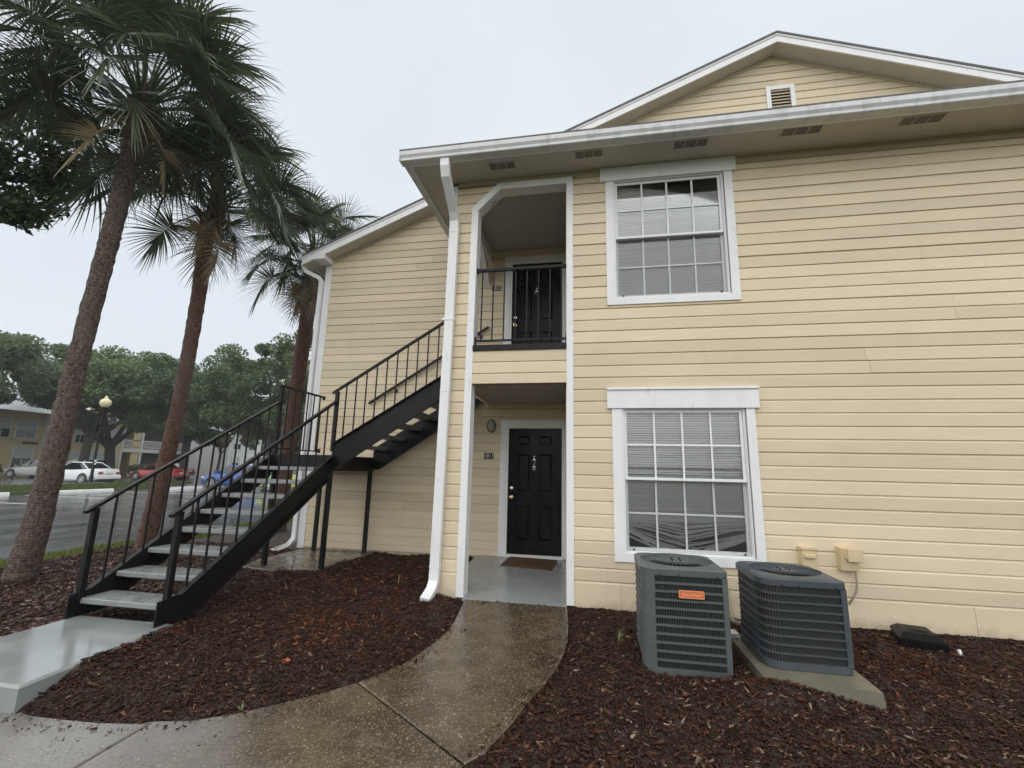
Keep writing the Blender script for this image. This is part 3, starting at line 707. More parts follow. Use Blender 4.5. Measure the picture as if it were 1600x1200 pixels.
# landing
part('landing',MB().box(xl+.012,.615,LZ-.05,xr-.012,1.915,LZ,.006),M['tread'],st)
part('landing_frame',MB().box(xl-.006,.602,1.415,xr+.006,.614,LZ+.001).box(xl-.006,.6145,1.415,xl+.006,1.92,LZ+.001).box(xr-.006,.6145,1.415,xr+.006,1.92,LZ+.001).box(xl-.006,1.9205,1.415,xr+.006,1.932,LZ+.001),M['black'],st)
for x,y,zb in ((-4.735,.66,.05),(-3.815,.66,.03),(-3.83,1.885,.05),(-4.745,1.85,.05)):
    part('landing_post',MB().box(x-.030,y-.030,zb-.04,x+.030,y+.030,1.4145,.003),M['black'],st)
# upper flight along the wall
UZ=[LZ+.1768*(k+1) for k in range(7)]; UX=[-3.79+.2905*k for k in range(7)]
su=.1768/.2905
for y,side in ((.64,1),(1.90,-1)):
    xa,xb=-3.805,-1.80
    za=UZ[0]+su*(xa-UX[0])-.005; zb_=UZ[0]+su*(xb-UX[0])-.005
    mb=MB().prism([(xa,za),(xb,zb_),(xb,zb_-.335),(xa+.10,LZ-.20),(xa,LZ-.20)],y-.006,y+.006)
    fy=y-.03*side
    mb.bar((xa,fy,za-.006),(xb,fy,zb_-.006),.048,.011,(-su,0,1)); mb.bar((xa+.1,fy,LZ-.194),(xb,fy,zb_-.329),.048,.011,(-su,0,1))
    part('stringer',mb,M['black'],st)
for z,x in zip(UZ,UX):
    t=part('tread',MB().box(x-.012,.648,z-.052,x+.285,1.892,z,.008),M['tread'],st)
    part('tread_bracket',MB().box(x+.02,.647,z-.085,x+.26,.675,z-.053),M['black'],t); part('tread_bracket',MB().box(x+.02,1.865,z-.085,x+.26,1.893,z-.053),M['black'],t)
# guard rails
def rail(name,p,q,w=.046,h=.03): return part(name,MB().bar(p,q,w,h),M['black'],st)
for x,ztop in ((xl,1),(xr,1)):
    rail('handrail',(x,-1.80,1.005),(x,.60,1.005+.595*2.40))
    part('newel_post',MB().box(x-.024,-1.735,.20,x+.024,-1.687,1.04),M['black'],st)
    for k in range(12):
        y=-1.71+.1785*(k+1); zt_=1.005+.595*(y+1.80)-.012; zb_=RZ[0]+.01+sl*(y-RY[0])
        part('baluster',MB().box(x-.008,y-.008,zb_,x+.008,y+.008,zt_),M['black'],st)
part('newel_post',MB().box(xl-.026,.610,LZ,xl+.026,.662,2.70),M['black'],st)
part('newel_post',MB().box(xr-.024,.612,1.70,xr+.024,.660,2.60),M['black'],st)
rail('handrail',(xl,.60,2.70),(xl,1.74,2.70)); rail('bottom_rail',(xl,.66,1.735),(xl,1.74,1.735),.03,.02)
part('rail_end',MB().box(xl-.024,1.72,2.655,xl+.024,1.745,2.715).box(xl-.024,1.72,1.71,xl+.024,1.745,1.78),M['black'],st)
for k in range(6):
    y=.80+.165*k; part('baluster',MB().box(xl-.008,y-.008,1.745,xl+.008,y+.008,2.686),M['black'],st)
rail('handrail',(-3.88,.64,2.59-.012),(-1.83,.64,2.59+.612*2.05))
for k in range(12):
    x=-3.66+.158*k; zt_=2.578+.612*(x+3.88)-.012; zb_=UZ[0]-.015+su*(x-UX[0])
    part('baluster',MB().box(x-.008,.632,zb_,x+.008,.648,zt_),M['black'],st)
part('newel_post',MB().box(-1.86,.616,2.9,-1.81,.664,3.86),M['black'],st)
hr=thing('wall_handrail','black sloping handrail bracketed to the siding above the upper flight','handrail',(-3.98,1.93,2.6))
part('rail',MB().bar((-3.99,1.93,2.615),(-1.80,1.93,3.985),.042,.036),M['black'],hr)
for x in (-3.5,-2.6,-1.95):
    z=2.615+.6256*(x+3.99); part('bracket',MB().tube([(x,1.93,z-.015),(x,1.935,z-.06),(x,1.99,z-.075)],.009,6).box(x-.025,1.982,z-.105,x+.025,1.993,z-.045),M['black'],hr)

# ================================================================ ground
def wz(y): return np.maximum(-.10,.0355*(np.minimum(y,0)+.08))
walkL=[(-1.481,-.082),(-1.406,-.661),(-1.377,-.992),(-1.426,-1.334),(-1.493,-1.62),(-1.599,-1.859),(-1.716,-2.03),(-1.895,-2.226),(-2.047,-2.355),(-2.243,-2.524),(-2.483,-2.663),(-2.758,-2.752),(-3.037,-2.795),(-3.309,-2.81),(-3.503,-2.815),(-3.641,-2.793),(-3.9,-2.84),(-7.6,-2.86)]
walkR=[(-.298,-.084),(-.257,-.587),(-.242,-.972),(-.264,-1.267),(-.301,-1.483),(-.371,-1.78),(-.438,-1.986),(-.519,-2.287),(-.569,-2.439),(-.618,-2.593),(-.665,-2.733),(-.80,-3.10),(-1.1,-3.6),(-1.6,-4.05),(-2.4,-4.3),(-3.5,-4.35),(-7.6,-4.36)]
walk_poly=walkL+walkR[::-1]
slab_poly=[(-4.78,-1.66),(-3.72,-1.66),(-3.62,-2.835),(-4.80,-2.83)]
back_poly=[(-4.95,.47),(-5.10,1.0),(-5.06,2.0),(-3.70,2.0),(-3.76,1.30),(-3.82,.62),(-4.50,.44)]
porch_poly=[(-1.86,.14),(-1.515,.14),(-1.515,-.078),(-.30,-.082),(-.30,2.0),(-1.90,2.0),(-1.86,1.30)]
def inside(px,py,poly):
    r=np.zeros(px.shape,bool); n=len(poly)
    for i in range(n):
        x0,y0=poly[i]; x1,y1=poly[(i+1)%n]
        c=((y0>py)!=(y1>py)); 
        with np.errstate(divide='ignore',invalid='ignore'):
            xi=(x1-x0)*(py-y0)/(y1-y0)+x0
        r^= c&(px<xi)
    return r
def lump(x,y): return .012*np.sin(3.1*x+1.3*y)+.010*np.sin(5.3*y-2.2*x+1)+.008*np.sin(9*x+4*y)+.006*np.sin(13*y-7*x)
def edge_dist(px,py,poly):
    d=np.full(px.shape,9.); n=len(poly)
    for i in range(n):
        x0,y0=poly[i]; x1,y1=poly[(i+1)%n]; dx,dy=x1-x0,y1-y0; L=dx*dx+dy*dy+1e-9
        t=np.clip(((px-x0)*dx+(py-y0)*dy)/L,0,1); d=np.minimum(d,np.hypot(px-x0-t*dx,py-y0-t*dy))
    return d
def mulch_z(x,y):
    z=wz(y)-.012+.03*np.clip((y-.2)/1.8,0,1)*(x<-1.7)+lump(x,y)
    # the bed rises a little away from the walk and round the condensers
    d=np.minimum(edge_dist(x,y,walk_poly),.5); z=z+.05*np.clip(d/.35,0,1)-.022
    z=z+.05*np.exp(-(((x-.75)/.5)**2+((y+1.75)/.22)**2))+.075*np.exp(-(((x-1.33)/.30)**2+((y+1.72)/.10)**2))+.035*np.exp(-(((x-1.2)/.12)**2+((y+1.25)/.5)**2))+.085*np.exp(-(((x-.33)/.16)**2+((y+1.25)/.38)**2))
    ds_=edge_dist(x,y,slab_poly); z=z+np.exp(-ds_/.3)*np.clip((y+2.9)/.45,0,1)*.125*(y<-1.2)*(x>-3.72)+np.exp(-ds_/.35)*np.clip((y+2.75),0,1)*.07*(y<.2)*(x<=-3.72)
    z=np.where(y>-.35,np.minimum(z,np.where(x>-.3,-.022,.07)),z)
    return z
# large sheet that carries everything to the horizon
struct('ground',MB().add([(-900,-900,-.20),(900,-900,-.20),(900,900,-.20),(-900,900,-.20)],[(0,1,2,3)]),M['lawn'])
# mulch bed surface
gx=np.arange(-8.0,9.41,.07); gy=np.arange(-7.0,2.11,.07)
X,Y=np.meshgrid(gx,gy,indexing='ij'); Z=mulch_z(X,Y)-.004
pits=inside(X,Y,walk_poly)|inside(X,Y,slab_poly)|inside(X,Y,porch_poly)|inside(X,Y,back_poly)|((X>-1.84)&(X<-1.55)&(Y>.02)&(Y<.12))|((Y>.02)&(X>-.22))
Z=np.where(pits,Z-.11,Z)
idx=np.arange(X.size).reshape(X.shape)
F=np.stack([idx[:-1,:-1],idx[1:,:-1],idx[1:,1:],idx[:-1,1:]],-1).reshape(-1,4)
mo=link('mulch_bed',np_mesh('mulch_bed',np.stack([X,Y,Z],-1).reshape(-1,3),F,M['soil'],smooth=True)); mo['kind']='structure'
struct('side_bed',MB().add([(-8,2.1,.0),(-5.0,2.1,.0),(-5.0,16,.0),(-8,16,.0)],[(0,1,2,3)]),M['soil'])

# chips
def chips(n,x0,x1,y0,y1,smin,smax,dens=None):
    x=rng.uniform(x0,x1,n); y=rng.uniform(y0,y1,n)
    bad=inside(x,y,porch_poly)|((y>-.01)&(x>-.24))|((x>-1.92)&(x<-1.52)&(y>-.02)&(y<.15))|((x>.39)&(x<1.03)&(y>-1.54)&(y<-.86))|((x>1.18)&(x<1.95)&(y>-1.63)&(y<-.70))|(y>1.985)
    iw=inside(x,y,walk_poly)|inside(x,y,slab_poly)|inside(x,y,back_poly)
    dw=np.minimum(edge_dist(x,y,walk_poly),edge_dist(x,y,back_poly))
    stray=rng.random(n)<.35*np.exp(-dw/.06)*(~inside(x,y,slab_poly))
    k=~bad&(~iw|stray)
    x=x[k];y=y[k];iw=iw[k];n=len(x)
    z=np.where(iw,wz(y)+.006,mulch_z(x,y)+rng.uniform(-.004,.012,n))
    z=np.where(inside(x,y,back_poly)&iw,.062,z)
    L=np.minimum(rng.uniform(smin,smax,n)*np.exp(rng.normal(0,.35,n)),.085); W=L*rng.uniform(.18,.5,n); T=W*rng.uniform(.2,.5,n)
    L=np.where(iw,L*.5,L);W=np.where(iw,W*.5,W)
    a=rng.uniform(0,2*np.pi,n); pt=rng.normal(0,.32,n); rl_=rng.normal(0,.5,n)
    ux=np.stack([np.cos(a)*np.cos(pt),np.sin(a)*np.cos(pt),np.sin(pt)],-1)
    sv=np.stack([-np.sin(a),np.cos(a),np.zeros(n)],-1); nv=np.cross(ux,sv)
    s2=sv*np.cos(rl_)[:,None]+nv*np.sin(rl_)[:,None]; n2=np.cross(ux,s2)
    c=np.stack([x,y,z],-1)
    tp=rng.uniform(.3,1,n)
    V=np.empty((n,6,3))
    for e,sg in ((0,-.5),(1,.5)):
        w=W*(tp if e else 1)
        V[:,e*3+0]=c+ux*(L*sg)[:,None]-s2*(w*.5)[:,None]
        V[:,e*3+1]=c+ux*(L*sg)[:,None]+s2*(w*.5)[:,None]
        V[:,e*3+2]=c+ux*(L*sg*.8)[:,None]+n2*T[:,None]
    base=np.arange(n)[:,None]*6
    F=np.concatenate([base+np.array(q) for q in ([0,1,4,3],[1,2,5,4],[2,0,3,5],[0,2,1,1],[3,4,5,5])],0)
    # colours: dark wet bark, some reddish, some pale splinters
    pal=np.array([(.034,.015,.010),(.052,.022,.013),(.074,.031,.018),(.10,.044,.025),(.038,.021,.015),(.13,.064,.038),(.19,.115,.075),(.28,.20,.14)])
    pr=np.array([.27,.25,.18,.10,.11,.06,.022,.008]); ci=rng.choice(len(pal),n,p=pr/pr.sum()); C=pal[ci]*np.array([1.0,1.0,1.0])*rng.uniform(.5,1.05,n)[:,None]
    # fresher red-brown bark round the downspout, the condensers and a patch of orange litter
    red=np.exp(-(((x+2.6)/1.2)**2+((y-.3)/1.2)**2))+np.exp(-(((x-1.05)/.35)**2+((y+1.3)/.6)**2))+np.exp(-(((x-2.4)/.5)**2+((y+.9)/.45)**2))
    r_=rng.random(n)<.45*red; C=np.where(r_[:,None],C*np.array([1.6,1.0,.8]),C)
    org=np.exp(-(((x+2.55)/.32)**2+((y+1.25)/.30)**2)); o_=rng.random(n)<.28*org; C=np.where(o_[:,None],np.array([.26,.085,.035])*rng.uniform(.5,1.2,n)[:,None],C)
    pale=(x>.0)&(y<-1.0); p_=rng.random(n)<.04*pale; C=np.where(p_[:,None],np.array([.24,.17,.115])*rng.uniform(.6,1.2,n)[:,None],C)
    gl=(x<-4.6); p_=rng.random(n)<.12*gl; C=np.where(p_[:,None],np.array([.20,.15,.125])*rng.uniform(.5,1.3,n)[:,None],C)
    return V.reshape(-1,3),F,np.repeat(C,6,axis=0)
sets=[chips(115000,-3.9,4.6,-3.6,-.9,.012,.038),chips(30000,-4.4,6.0,-1.0,0,.014,.042),chips(18000,-8.0,-1.9,0,2,.022,.06),chips(24000,-8.0,-3.6,-3.2,0.5,.025,.065),chips(6000,-8,9,-6.5,-3.6,.03,.07)]
off=0;VV=[];FF=[];CC=[]
for v_,f_,c_ in sets: VV.append(v_);FF.append(f_+off);CC.append(c_);off+=len(v_)
VV=np.concatenate(VV);FF=np.concatenate(FF);CC=np.concatenate(CC)
tri=np.concatenate([FF[:,[0,1,2]],FF[FF[:,2]!=FF[:,3]][:,[0,2,3]]])
co=link('mulch_chips',np_mesh('mulch_chips',VV,tri,M['chips'],CC)); co['kind']='stuff'; co['label']='dark wet bark mulch chips'
# chips beside the building's side wall, farther off
# walkway in panels with open joints
def poly_slab(poly,zt,zb,mt,name,parent=None,bev=.01):
    """flat panel: zt may be a function of y"""
    f=zt if callable(zt) else (lambda y:zt)
    n=len(poly); cx=sum(p[0] for p in poly)/n; cy=sum(p[1] for p in poly)/n
    area=sum(poly[i][0]*poly[(i+1)%n][1]-poly[(i+1)%n][0]*poly[i][1] for i in range(n))
    if area<0: poly=poly[::-1]
    def shr(i,d):
        p0=Vector(poly[i-1]);p1=Vector(poly[i]);p2=Vector(poly[(i+1)%n]); a=(p1-p0).normalized();b=(p2-p1).normalized()
        nn=(Vector((-a.y,a.x))+Vector((-b.y,b.x))); nn=nn.normalized()/max(.5,math.cos(min(1.2,a.angle(b)/2))) if nn.length>1e-6 else Vector((0,0))
        return p1+nn*d
    top=[shr(i,bev) for i in range(n)]
    vv=[(p[0],p[1],f(p[1])) for p in top]+[(p[0],p[1],f(p[1])-bev*.7) for p in poly]+[(p[0],p[1],zb) for p in poly]
    ff=[tuple(range(n))]+[(i,i+n,(i+1)%n+n,(i+1)%n) for i in range(n)]+[(i+n,i+2*n,(i+1)%n+2*n,(i+1)%n+n) for i in range(n)]
    o=link(name,mesh_of(name,vv,ff,mt),parent); return o
wzf=lambda y: float(wz(np.array(y)))
wk=bpy.data.objects.new('walkway',None); col.objects.link(wk); wk['kind']='structure'; wk.location=(0,0,0)
# joint 1 runs from walkL[6] to walkR[10]; joint 2 at x about -2.66
g=.006
pA=walkL[:7]+[(-1.716+g,-2.03-g*.2)]+[(-.70,-2.695)]+walkR[:11][::-1][1:]
pA=walkL[:7]+[(-.705,-2.70)]+walkR[:10][::-1]
pB=[(-1.722,-2.040)]+walkL[7:12]+[(-2.70,-2.735),(-2.655,-4.30)]+[(-2.4,-4.3),(-1.6,-4.05),(-1.1,-3.6),(-.80,-3.10),(-.712,-2.712)]
pC=[(-2.712,-2.742)]+walkL[11:]+[(-7.6,-4.36),(-3.5,-4.35),(-2.667,-4.305)]
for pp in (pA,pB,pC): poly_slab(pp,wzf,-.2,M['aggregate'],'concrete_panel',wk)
poly_slab(slab_poly,.06,-.2,M['greypaint'],'stair_foot_slab',None,.02)['kind']='structure'
poly_slab(back_poly,.05,-.1,M['wetconc'],'landing_pad',None,.01)['kind']='structure'
poly_slab(porch_poly,lambda y:.0+.052*(max(y,-.08)+.08),-.2,M['porchpaint'],'porch_slab',None,.006)['kind']='structure'

# grass strip at the edge of the car park, car park, islands
def grass_blades(n,fx,zf,h0,h1,cols):
    x,y=fx(n); n=len(x); z=zf(x,y); h=rng.uniform(h0,h1,n); a=rng.uniform(0,2*np.pi,n); w=h*.09+.003
    lx=rng.normal(0,.35,n)*h; ly=rng.normal(0,.35,n)*h
    V=np.empty((n,3,3)); V[:,0]=np.stack([x-np.cos(a)*w,y-np.sin(a)*w,z],-1); V[:,1]=np.stack([x+np.cos(a)*w,y+np.sin(a)*w,z],-1); V[:,2]=np.stack([x+lx,y+ly,z+h],-1)
    C=np.array(cols)[rng.integers(0,len(cols),n)]*rng.uniform(.7,1.3,n)[:,None]
    return V.reshape(-1,3),np.arange(3*n).reshape(-1,3),np.repeat(C,3,axis=0)
struct('grass_verge',MB().box(-8.55,-20,-.1,-8.0,30,-.012),M['lawn'])
def fx1(n): return rng.uniform(-8.62,-7.85,n)+.06*np.sin(np.linspace(0,40,n)),rng.uniform(-1,7,n)
v_,f_,c_=grass_blades(16000,fx1,lambda x,y:np.full(len(x),-.012),.03,.09,[(.12,.17,.035),(.09,.13,.03),(.16,.19,.05),(.2,.2,.08)])
go=link('verge_grass',np_mesh('verge_grass',v_,f_,M['grass'],c_)); go['kind']='stuff'; go['label']='thin green grass along the car park edge'
struct('car_park',MB().add([(-60,-40,-.035),(-8.55,-40,-.035),(-8.55,70,-.035),(-60,70,-.035)],[(0,1,2,3)]),M['asphalt'])
struct('planted_island',MB().prism([(-31.4,-15),(-24.9,-15),(-24.9,15.6),(-25.5,16.4),(-30.6,24.5),(-31.4,24.6)],-.1,.06,'z'),M['lawn'])
def fx2(n):
    x=rng.uniform(-31.3,-25,n); y=rng.uniform(5,24,n); k=(y<16.2)|(y<16.4+(x+25.5)/-5.1*8); return x[k],y[k]
v_,f_,c_=grass_blades(26000,fx2,lambda x,y:np.full(len(x),.06),.06,.16,[(.07,.10,.03),(.09,.12,.035),(.13,.13,.05),(.05,.075,.022)])
go=link('island_grass',np_mesh('island_grass',v_,f_,M['grass'],c_)); go['kind']='stuff'; go['label']='grass on the island between parking rows'
M['whitepaint']=mat('white_kerb_paint',(.78,.78,.76),(.62,.62,.60),3,rough=.55,bump=.2)
def kerb(name,p,q,label):
    t=MB(); t.bar(p,q,.18,.14); o=part(name,t,M['whitepaint']); tag(o,label,'kerb'); return o
kerb('white_kerb',(-31.5,13.0,.05),(-31.5,19.0,.05),'white painted kerb on the far side of the grass island')
def wheel_stop(y0,y1,x,label):
    me=MB().prism([(x-.09,-.034),(x+.09,-.034),(x+.07,.08),(x+.04,.105),(x-.04,.105),(x-.07,.08)],y0,y1)
    o=part('wheel_stop',me,M['whitepaint']); tag(o,label,'wheel stop','white wheel stops of the near parking row')
wheel_stop(11.0,13.9,-24.45,'white wheel stop just right of the largest palm trunk')
wheel_stop(7.6,9.7,-24.4,'white wheel stop left of the largest palm trunk')
wheel_stop(16.5,18.5,-23.75,'white wheel stop in front of the blue car')
for y in (7.2,10.2,13.9,16.7,19.6):
    struct('parking_line',MB().box(-24.2,y-.05,-.034,-19.3,y+.05,-.030),M['linepaint'])
# ================================================================ condensers
M['accase']=mat('condenser_paint',(.100,.112,.112),(.080,.091,.093),4,rough=.32,rough2=.48,bump=.04)
M['accase2']=mat('condenser_paint_blue',(.066,.078,.088),(.052,.063,.072),4,rough=.32,rough2=.48,bump=.04)
M['accoil']=mat('condenser_coil',(.010,.010,.010),(.018,.017,.016),60,rough=.8,spec=.08)
M['accoil2']=mat('condenser_coil_dusty',(.060,.054,.047),(.036,.033,.03),40,(1,1,4),rough=.85,spec=.1)
M['accap']=mat('fan_dark',(.010,.011,.012),rough=.6,spec=.1)
M['badge']=mat('orange_badge',(.62,.18,.06),(.55,.15,.05),20,rough=.4)
M['badge2']=mat('badge_relief',(.78,.36,.2),rough=.4)
def rrect(x0,y0,x1,y1,rs,n=6,sub=0):
    """rounded rectangle, radii for corners in order (x0,y0),(x1,y0),(x1,y1),(x0,y1)"""
    pts=[]
    cs=[]
    for (cx,cy,sx,sy,a0),r_ in zip(((x0,y0,1,1,180),(x1,y0,-1,1,270),(x1,y1,-1,-1,0),(x0,y1,1,-1,90)),rs):
        cs.append([(cx+sx*r_+r_*math.cos(R(a0+90*k/n)),cy+sy*r_+r_*math.sin(R(a0+90*k/n))) for k in range(n+1)])
    for i in range(4):
        a,b=cs[i][-1],cs[(i+1)%4][0]; pts+=cs[i]+[(a[0]+(b[0]-a[0])*q/(sub+1),a[1]+(b[1]-a[1])*q/(sub+1)) for q in range(1,sub+1)]
    return pts
def condenser(label,x0,x1,y0,y1,z0,z1,case,coil,nbars,badge,bigr):
    t=thing('air_conditioner',label,'air conditioner',((x0+x1)/2,(y0+y1)/2,z0),'condenser units by the wall')
    outer=rrect(x0,y0,x1,y1,(bigr,.035,bigr,bigr),6,9); n=len(outer)
    ins=.028; inner=rrect(x0+ins,y0+ins,x1-ins,y1-ins,(max(.02,bigr-ins),.015,max(.02,bigr-ins),max(.02,bigr-ins)),6,9)
    def ring(mb,pa,pb,za,zb):
        vv=[(p[0],p[1],za) for p in pa]+[(p[0],p[1],zb) for p in pa]+[(p[0],p[1],zb) for p in pb]+[(p[0],p[1],za) for p in pb]
        ff=[]
        for i in range(n):
            j=(i+1)%n
            for a in range(4): ff.append((i+a*n,j+a*n,j+((a+1)%4)*n,i+((a+1)%4)*n))
        return mb.add(vv,ff)
    # coil core, base pan, top rim
    inner2=rrect(x0+ins+.02,y0+ins+.02,x1-ins-.02,y1-ins-.02,(max(.02,bigr-ins),.015,max(.02,bigr-ins),max(.02,bigr-ins)),6,9)
    part('coil',ring(MB(),inner,inner2,z0+.03,z1-.06),coil,t)
    part('base_pan',MB().prism(outer,z0,z0+.045,'z'),case,t)
    # corner posts: plain sheet at the corners, louvred panels between
    gx0,gx1=x0+bigr+.006,x1-.042
    part('corner_post',MB().box(x1-.041,y0-.0005,z0+.046,x1,y0+.03,z1-.055,.003),case,t)
    if badge:
        a=[p for p in outer if p[0]<=x0+bigr+.001 and p[1]<=y0+bigr+.001]; b=[(p[0]+(x0+bigr-p[0])*.12,p[1]+(y0+bigr-p[1])*.12) for p in a]
        poly=a+b[::-1]; part('corner_post',MB().prism(poly,z0+.046,z1-.055,'z'),case,t,True)
    part('corner_post',MB().box(x1-.03,y1-.05,z0+.046,x1,y1,z1-.055),case,t)
    # horizontal louvre bars: each bar its own piece
    H=z1-.055-(z0+.046)
    for k in range(nbars+1):
        z=z0+.046+H*k/nbars
        path=[p for p in outer if (p[0]<x1-.04 and p[1]<y0+bigr+.001) or p[0]<x0+.001+bigr*.999]
        # front run and left side run
        mb=MB()
        pts=[(x1-.041,y0)]+[p for p in outer[:7]][::-1]+[(x0,y1-bigr)]
        hw=.0072 if badge else .0062
        for (a,b) in zip(pts[:-1],pts[1:]):
            d=Vector((b[0]-a[0],b[1]-a[1],0)); 
            if d.length<1e-4: continue
            nn=Vector((-d.y,d.x,0)).normalized()   # points inwards or outwards; bars are 14 mm deep
            q=[Vector((a[0],a[1],z)),Vector((b[0],b[1],z))]; c_=Vector(((x0+x1)/2,(y0+y1)/2,z)); 
            if (c_-q[0]).dot(nn)<0: nn=-nn
            vv=[]
            for P_ in q: vv+= [P_+nn*.002+Vector((0,0,-hw)),P_-nn*.001+Vector((0,0,-hw*.7)),P_-nn*.001+Vector((0,0,hw*.8)),P_+nn*.016+Vector((0,0,hw*1.4)),P_+nn*.016+Vector((0,0,-hw*.2))]
            mb.add(vv,[(0,5,6,1),(1,6,7,2),(2,7,8,3),(3,8,9,4),(4,9,5,0)])
        part('louvre_bar',mb,case,t)
    # fine vertical wires between the bars (too fine to pick apart)
    wv=MB(); x=gx0
    if badge:
        while x<gx1: wv.box(x-.0013,y0+.004,z0+.05,x+.0013,y0+.007,z1-.056); x+=.0125
    else:
        x=gx0-.0
        while x<gx1: wv.box(x-.001,y0+.004,z0+.05,x+.001,y0+.0065,z1-.056); x+=.0125
        for k in range(10):
            tt=R(180+90*k/9); cx_,cy_=x0+bigr+(bigr-.005)*math.cos(tt),y0+bigr+(bigr-.005)*math.sin(tt); wv.box(cx_-.0015,cy_-.0015,z0+.05,cx_+.0015,cy_+.0015,z1-.056)
    y=y0+bigr
    while y<y1-bigr: wv.box(x0+.004,y-.0012,z0+.05,x0+.007,y+.0012,z1-.056); y+=.0125
    o=part('guard_wires',wv,case,t); o['kind']='stuff'
    # top cover: rounded rim sloping in to a round fan opening
    cx,cy=(x0+x1)/2,(y0+y1)/2; rad=min(x1-x0,y1-y0)/2-.034
    def circ(r_): 
        # follow the outline's angular order
        res=[]
        for p in outer:
            a=math.atan2(p[1]-cy,p[0]-cx); res.append((cx+r_*math.cos(a),cy+r_*math.sin(a)))
        return res
    rings=[(outer,z1-.058,-.004),(outer,z1-.012,-.006),(outer,z1-.003,.006),(outer,z1,.022),(circ(rad+.012),z1+.008,0),(circ(rad),z1+.006,0),(circ(rad-.004),z1-.02,0),(circ(rad-.03),z1-.045,0)]
    vv=[];
    for pl,z,sh in rings:
        for p in pl:
            if sh:
                dx,dy=cx-p[0],cy-p[1]; L=math.hypot(dx,dy); p=(p[0]+dx/L*sh,p[1]+dy/L*sh)
            vv.append((p[0],p[1],z))
    ff=[(k*n+i,k*n+(i+1)%n,(k+1)*n+(i+1)%n,(k+1)*n+i) for k in range(len(rings)-1) for i in range(n)]
    tc=part('top_cover',MB().add(vv,ff),case,t,True)
    part('fan_well',MB().lathe([(rad-.001,-.19),(rad-.001,-.187)],(cx,cy,z1),28),M['accap'],t)
    fan=MB()
    for k in range(3):
        a0=2*math.pi*k/3+.4; vv=[]
        for i in range(6):
            for j in range(3):
                a=a0+.55*i/5*2; r_=.06+(rad-.09)*j/2; vv.append((cx+r_*math.cos(a),cy+r_*math.sin(a),z1-.15+.05*i/5))
        fan.add(vv,[(i*3+j,i*3+j+1,(i+1)*3+j+1,(i+1)*3+j) for i in range(5) for j in range(2)])
    part('fan_blade',fan,M['accap'],t)
    gr=MB(); hub=.075
    for k in range(44):
        a=2*math.pi*k/44; gr.tube([(cx+hub*math.cos(a),cy+hub*math.sin(a),z1-.004),(cx+(hub+rad)*.5*math.cos(a),cy+(hub+rad)*.5*math.sin(a),z1+.004),(cx+(rad-.003)*math.cos(a),cy+(rad-.003)*math.sin(a),z1-.004)],.0015,4,False)
    for r_ in (.16,rad-.02):
        gr.tube([(cx+r_*math.cos(2*math.pi*k/40),cy+r_*math.sin(2*math.pi*k/40),z1+.001) for k in range(41)],.0022,4,False)
    o=part('fan_guard',gr,case,t); o['kind']='stuff'
    hb=part('hub_plate',MB().lathe([(hub,-.010),(hub+.004,-.002),(hub-.004,.004),(0,.004)],(cx,cy,z1),24),case,t,True)
    for k in range(4):
        a=R(45+90*k); part('bolt',MB().lathe([(.007,.004),(.007,.016),(0,.016)],(cx+.048*math.cos(a),cy+.048*math.sin(a),z1),8),M['accap'],hb)
    for (sx,sz) in ((gx0+.03,z1-.05),((gx0+gx1)/2-.07,z1-.05),(gx1-.03,z1-.052),(x1-.02,z1-.05)):
        part('screw',MB().lathe([(.006,0),(.005,.004),(0,.004)],(sx,y0-.0045,sz),8,'y'),M['accap'],t)
    if badge:
        bx0,bx1,bz0,bz1=x0+.275,x0+.465,z1-.215,z1-.158
        pl=[(p[0],p[1]) for p in rrect(bx0,bz0,bx1,bz1,(.008,)*4,4)]
        bo=part('brand_badge',MB().prism(pl,y0-.016,y0-.004),M['badge'],t,label='orange raised name badge')
        rim=rrect(bx0+.0028,bz0+.0028,bx1-.0028,bz1-.0028,(.006,)*4,4)
        part('badge_rim',MB().tube([(p[0],y0-.0165,p[1]) for p in rim]+[(rim[0][0],y0-.0165,rim[0][1])],.0018,5,False),M['badge2'],bo)
        link('badge_lettering',text_mesh('badge_lettering','Goodman',.033,M['badge2'],Vector(((bx0+bx1)/2,y0-.0165,(bz0+bz1)/2)),.0006,sx=.95),bo)
    return t
condenser('taller grey condenser with orange name badge, sunk into the mulch',.372,1.015,-1.53,-.87,-.03,.752,M['accase'],M['accoil'],11,True,.10)
condenser('shorter blue grey condenser without a badge, on a concrete pad',1.268,1.872,-1.45,-.775,.062,.708,M['accase2'],M['accoil2'],9,False,.12)
pd=tag(part('condenser_pad',MB().add([(1.19,-1.60,-.1),(1.925,-1.70,-.1),(1.96,-.74,-.1),(1.18,-.72,-.1),(1.20,-1.588,.058),(1.915,-1.685,.058),(1.95,-.745,.058),(1.19,-.725,.058)],[(0,3,2,1),(4,5,6,7),(0,1,5,4),(1,2,6,5),(2,3,7,6),(3,0,4,7)]),M['padconc']),'weathered concrete pad under the badgeless condenser','concrete pad')
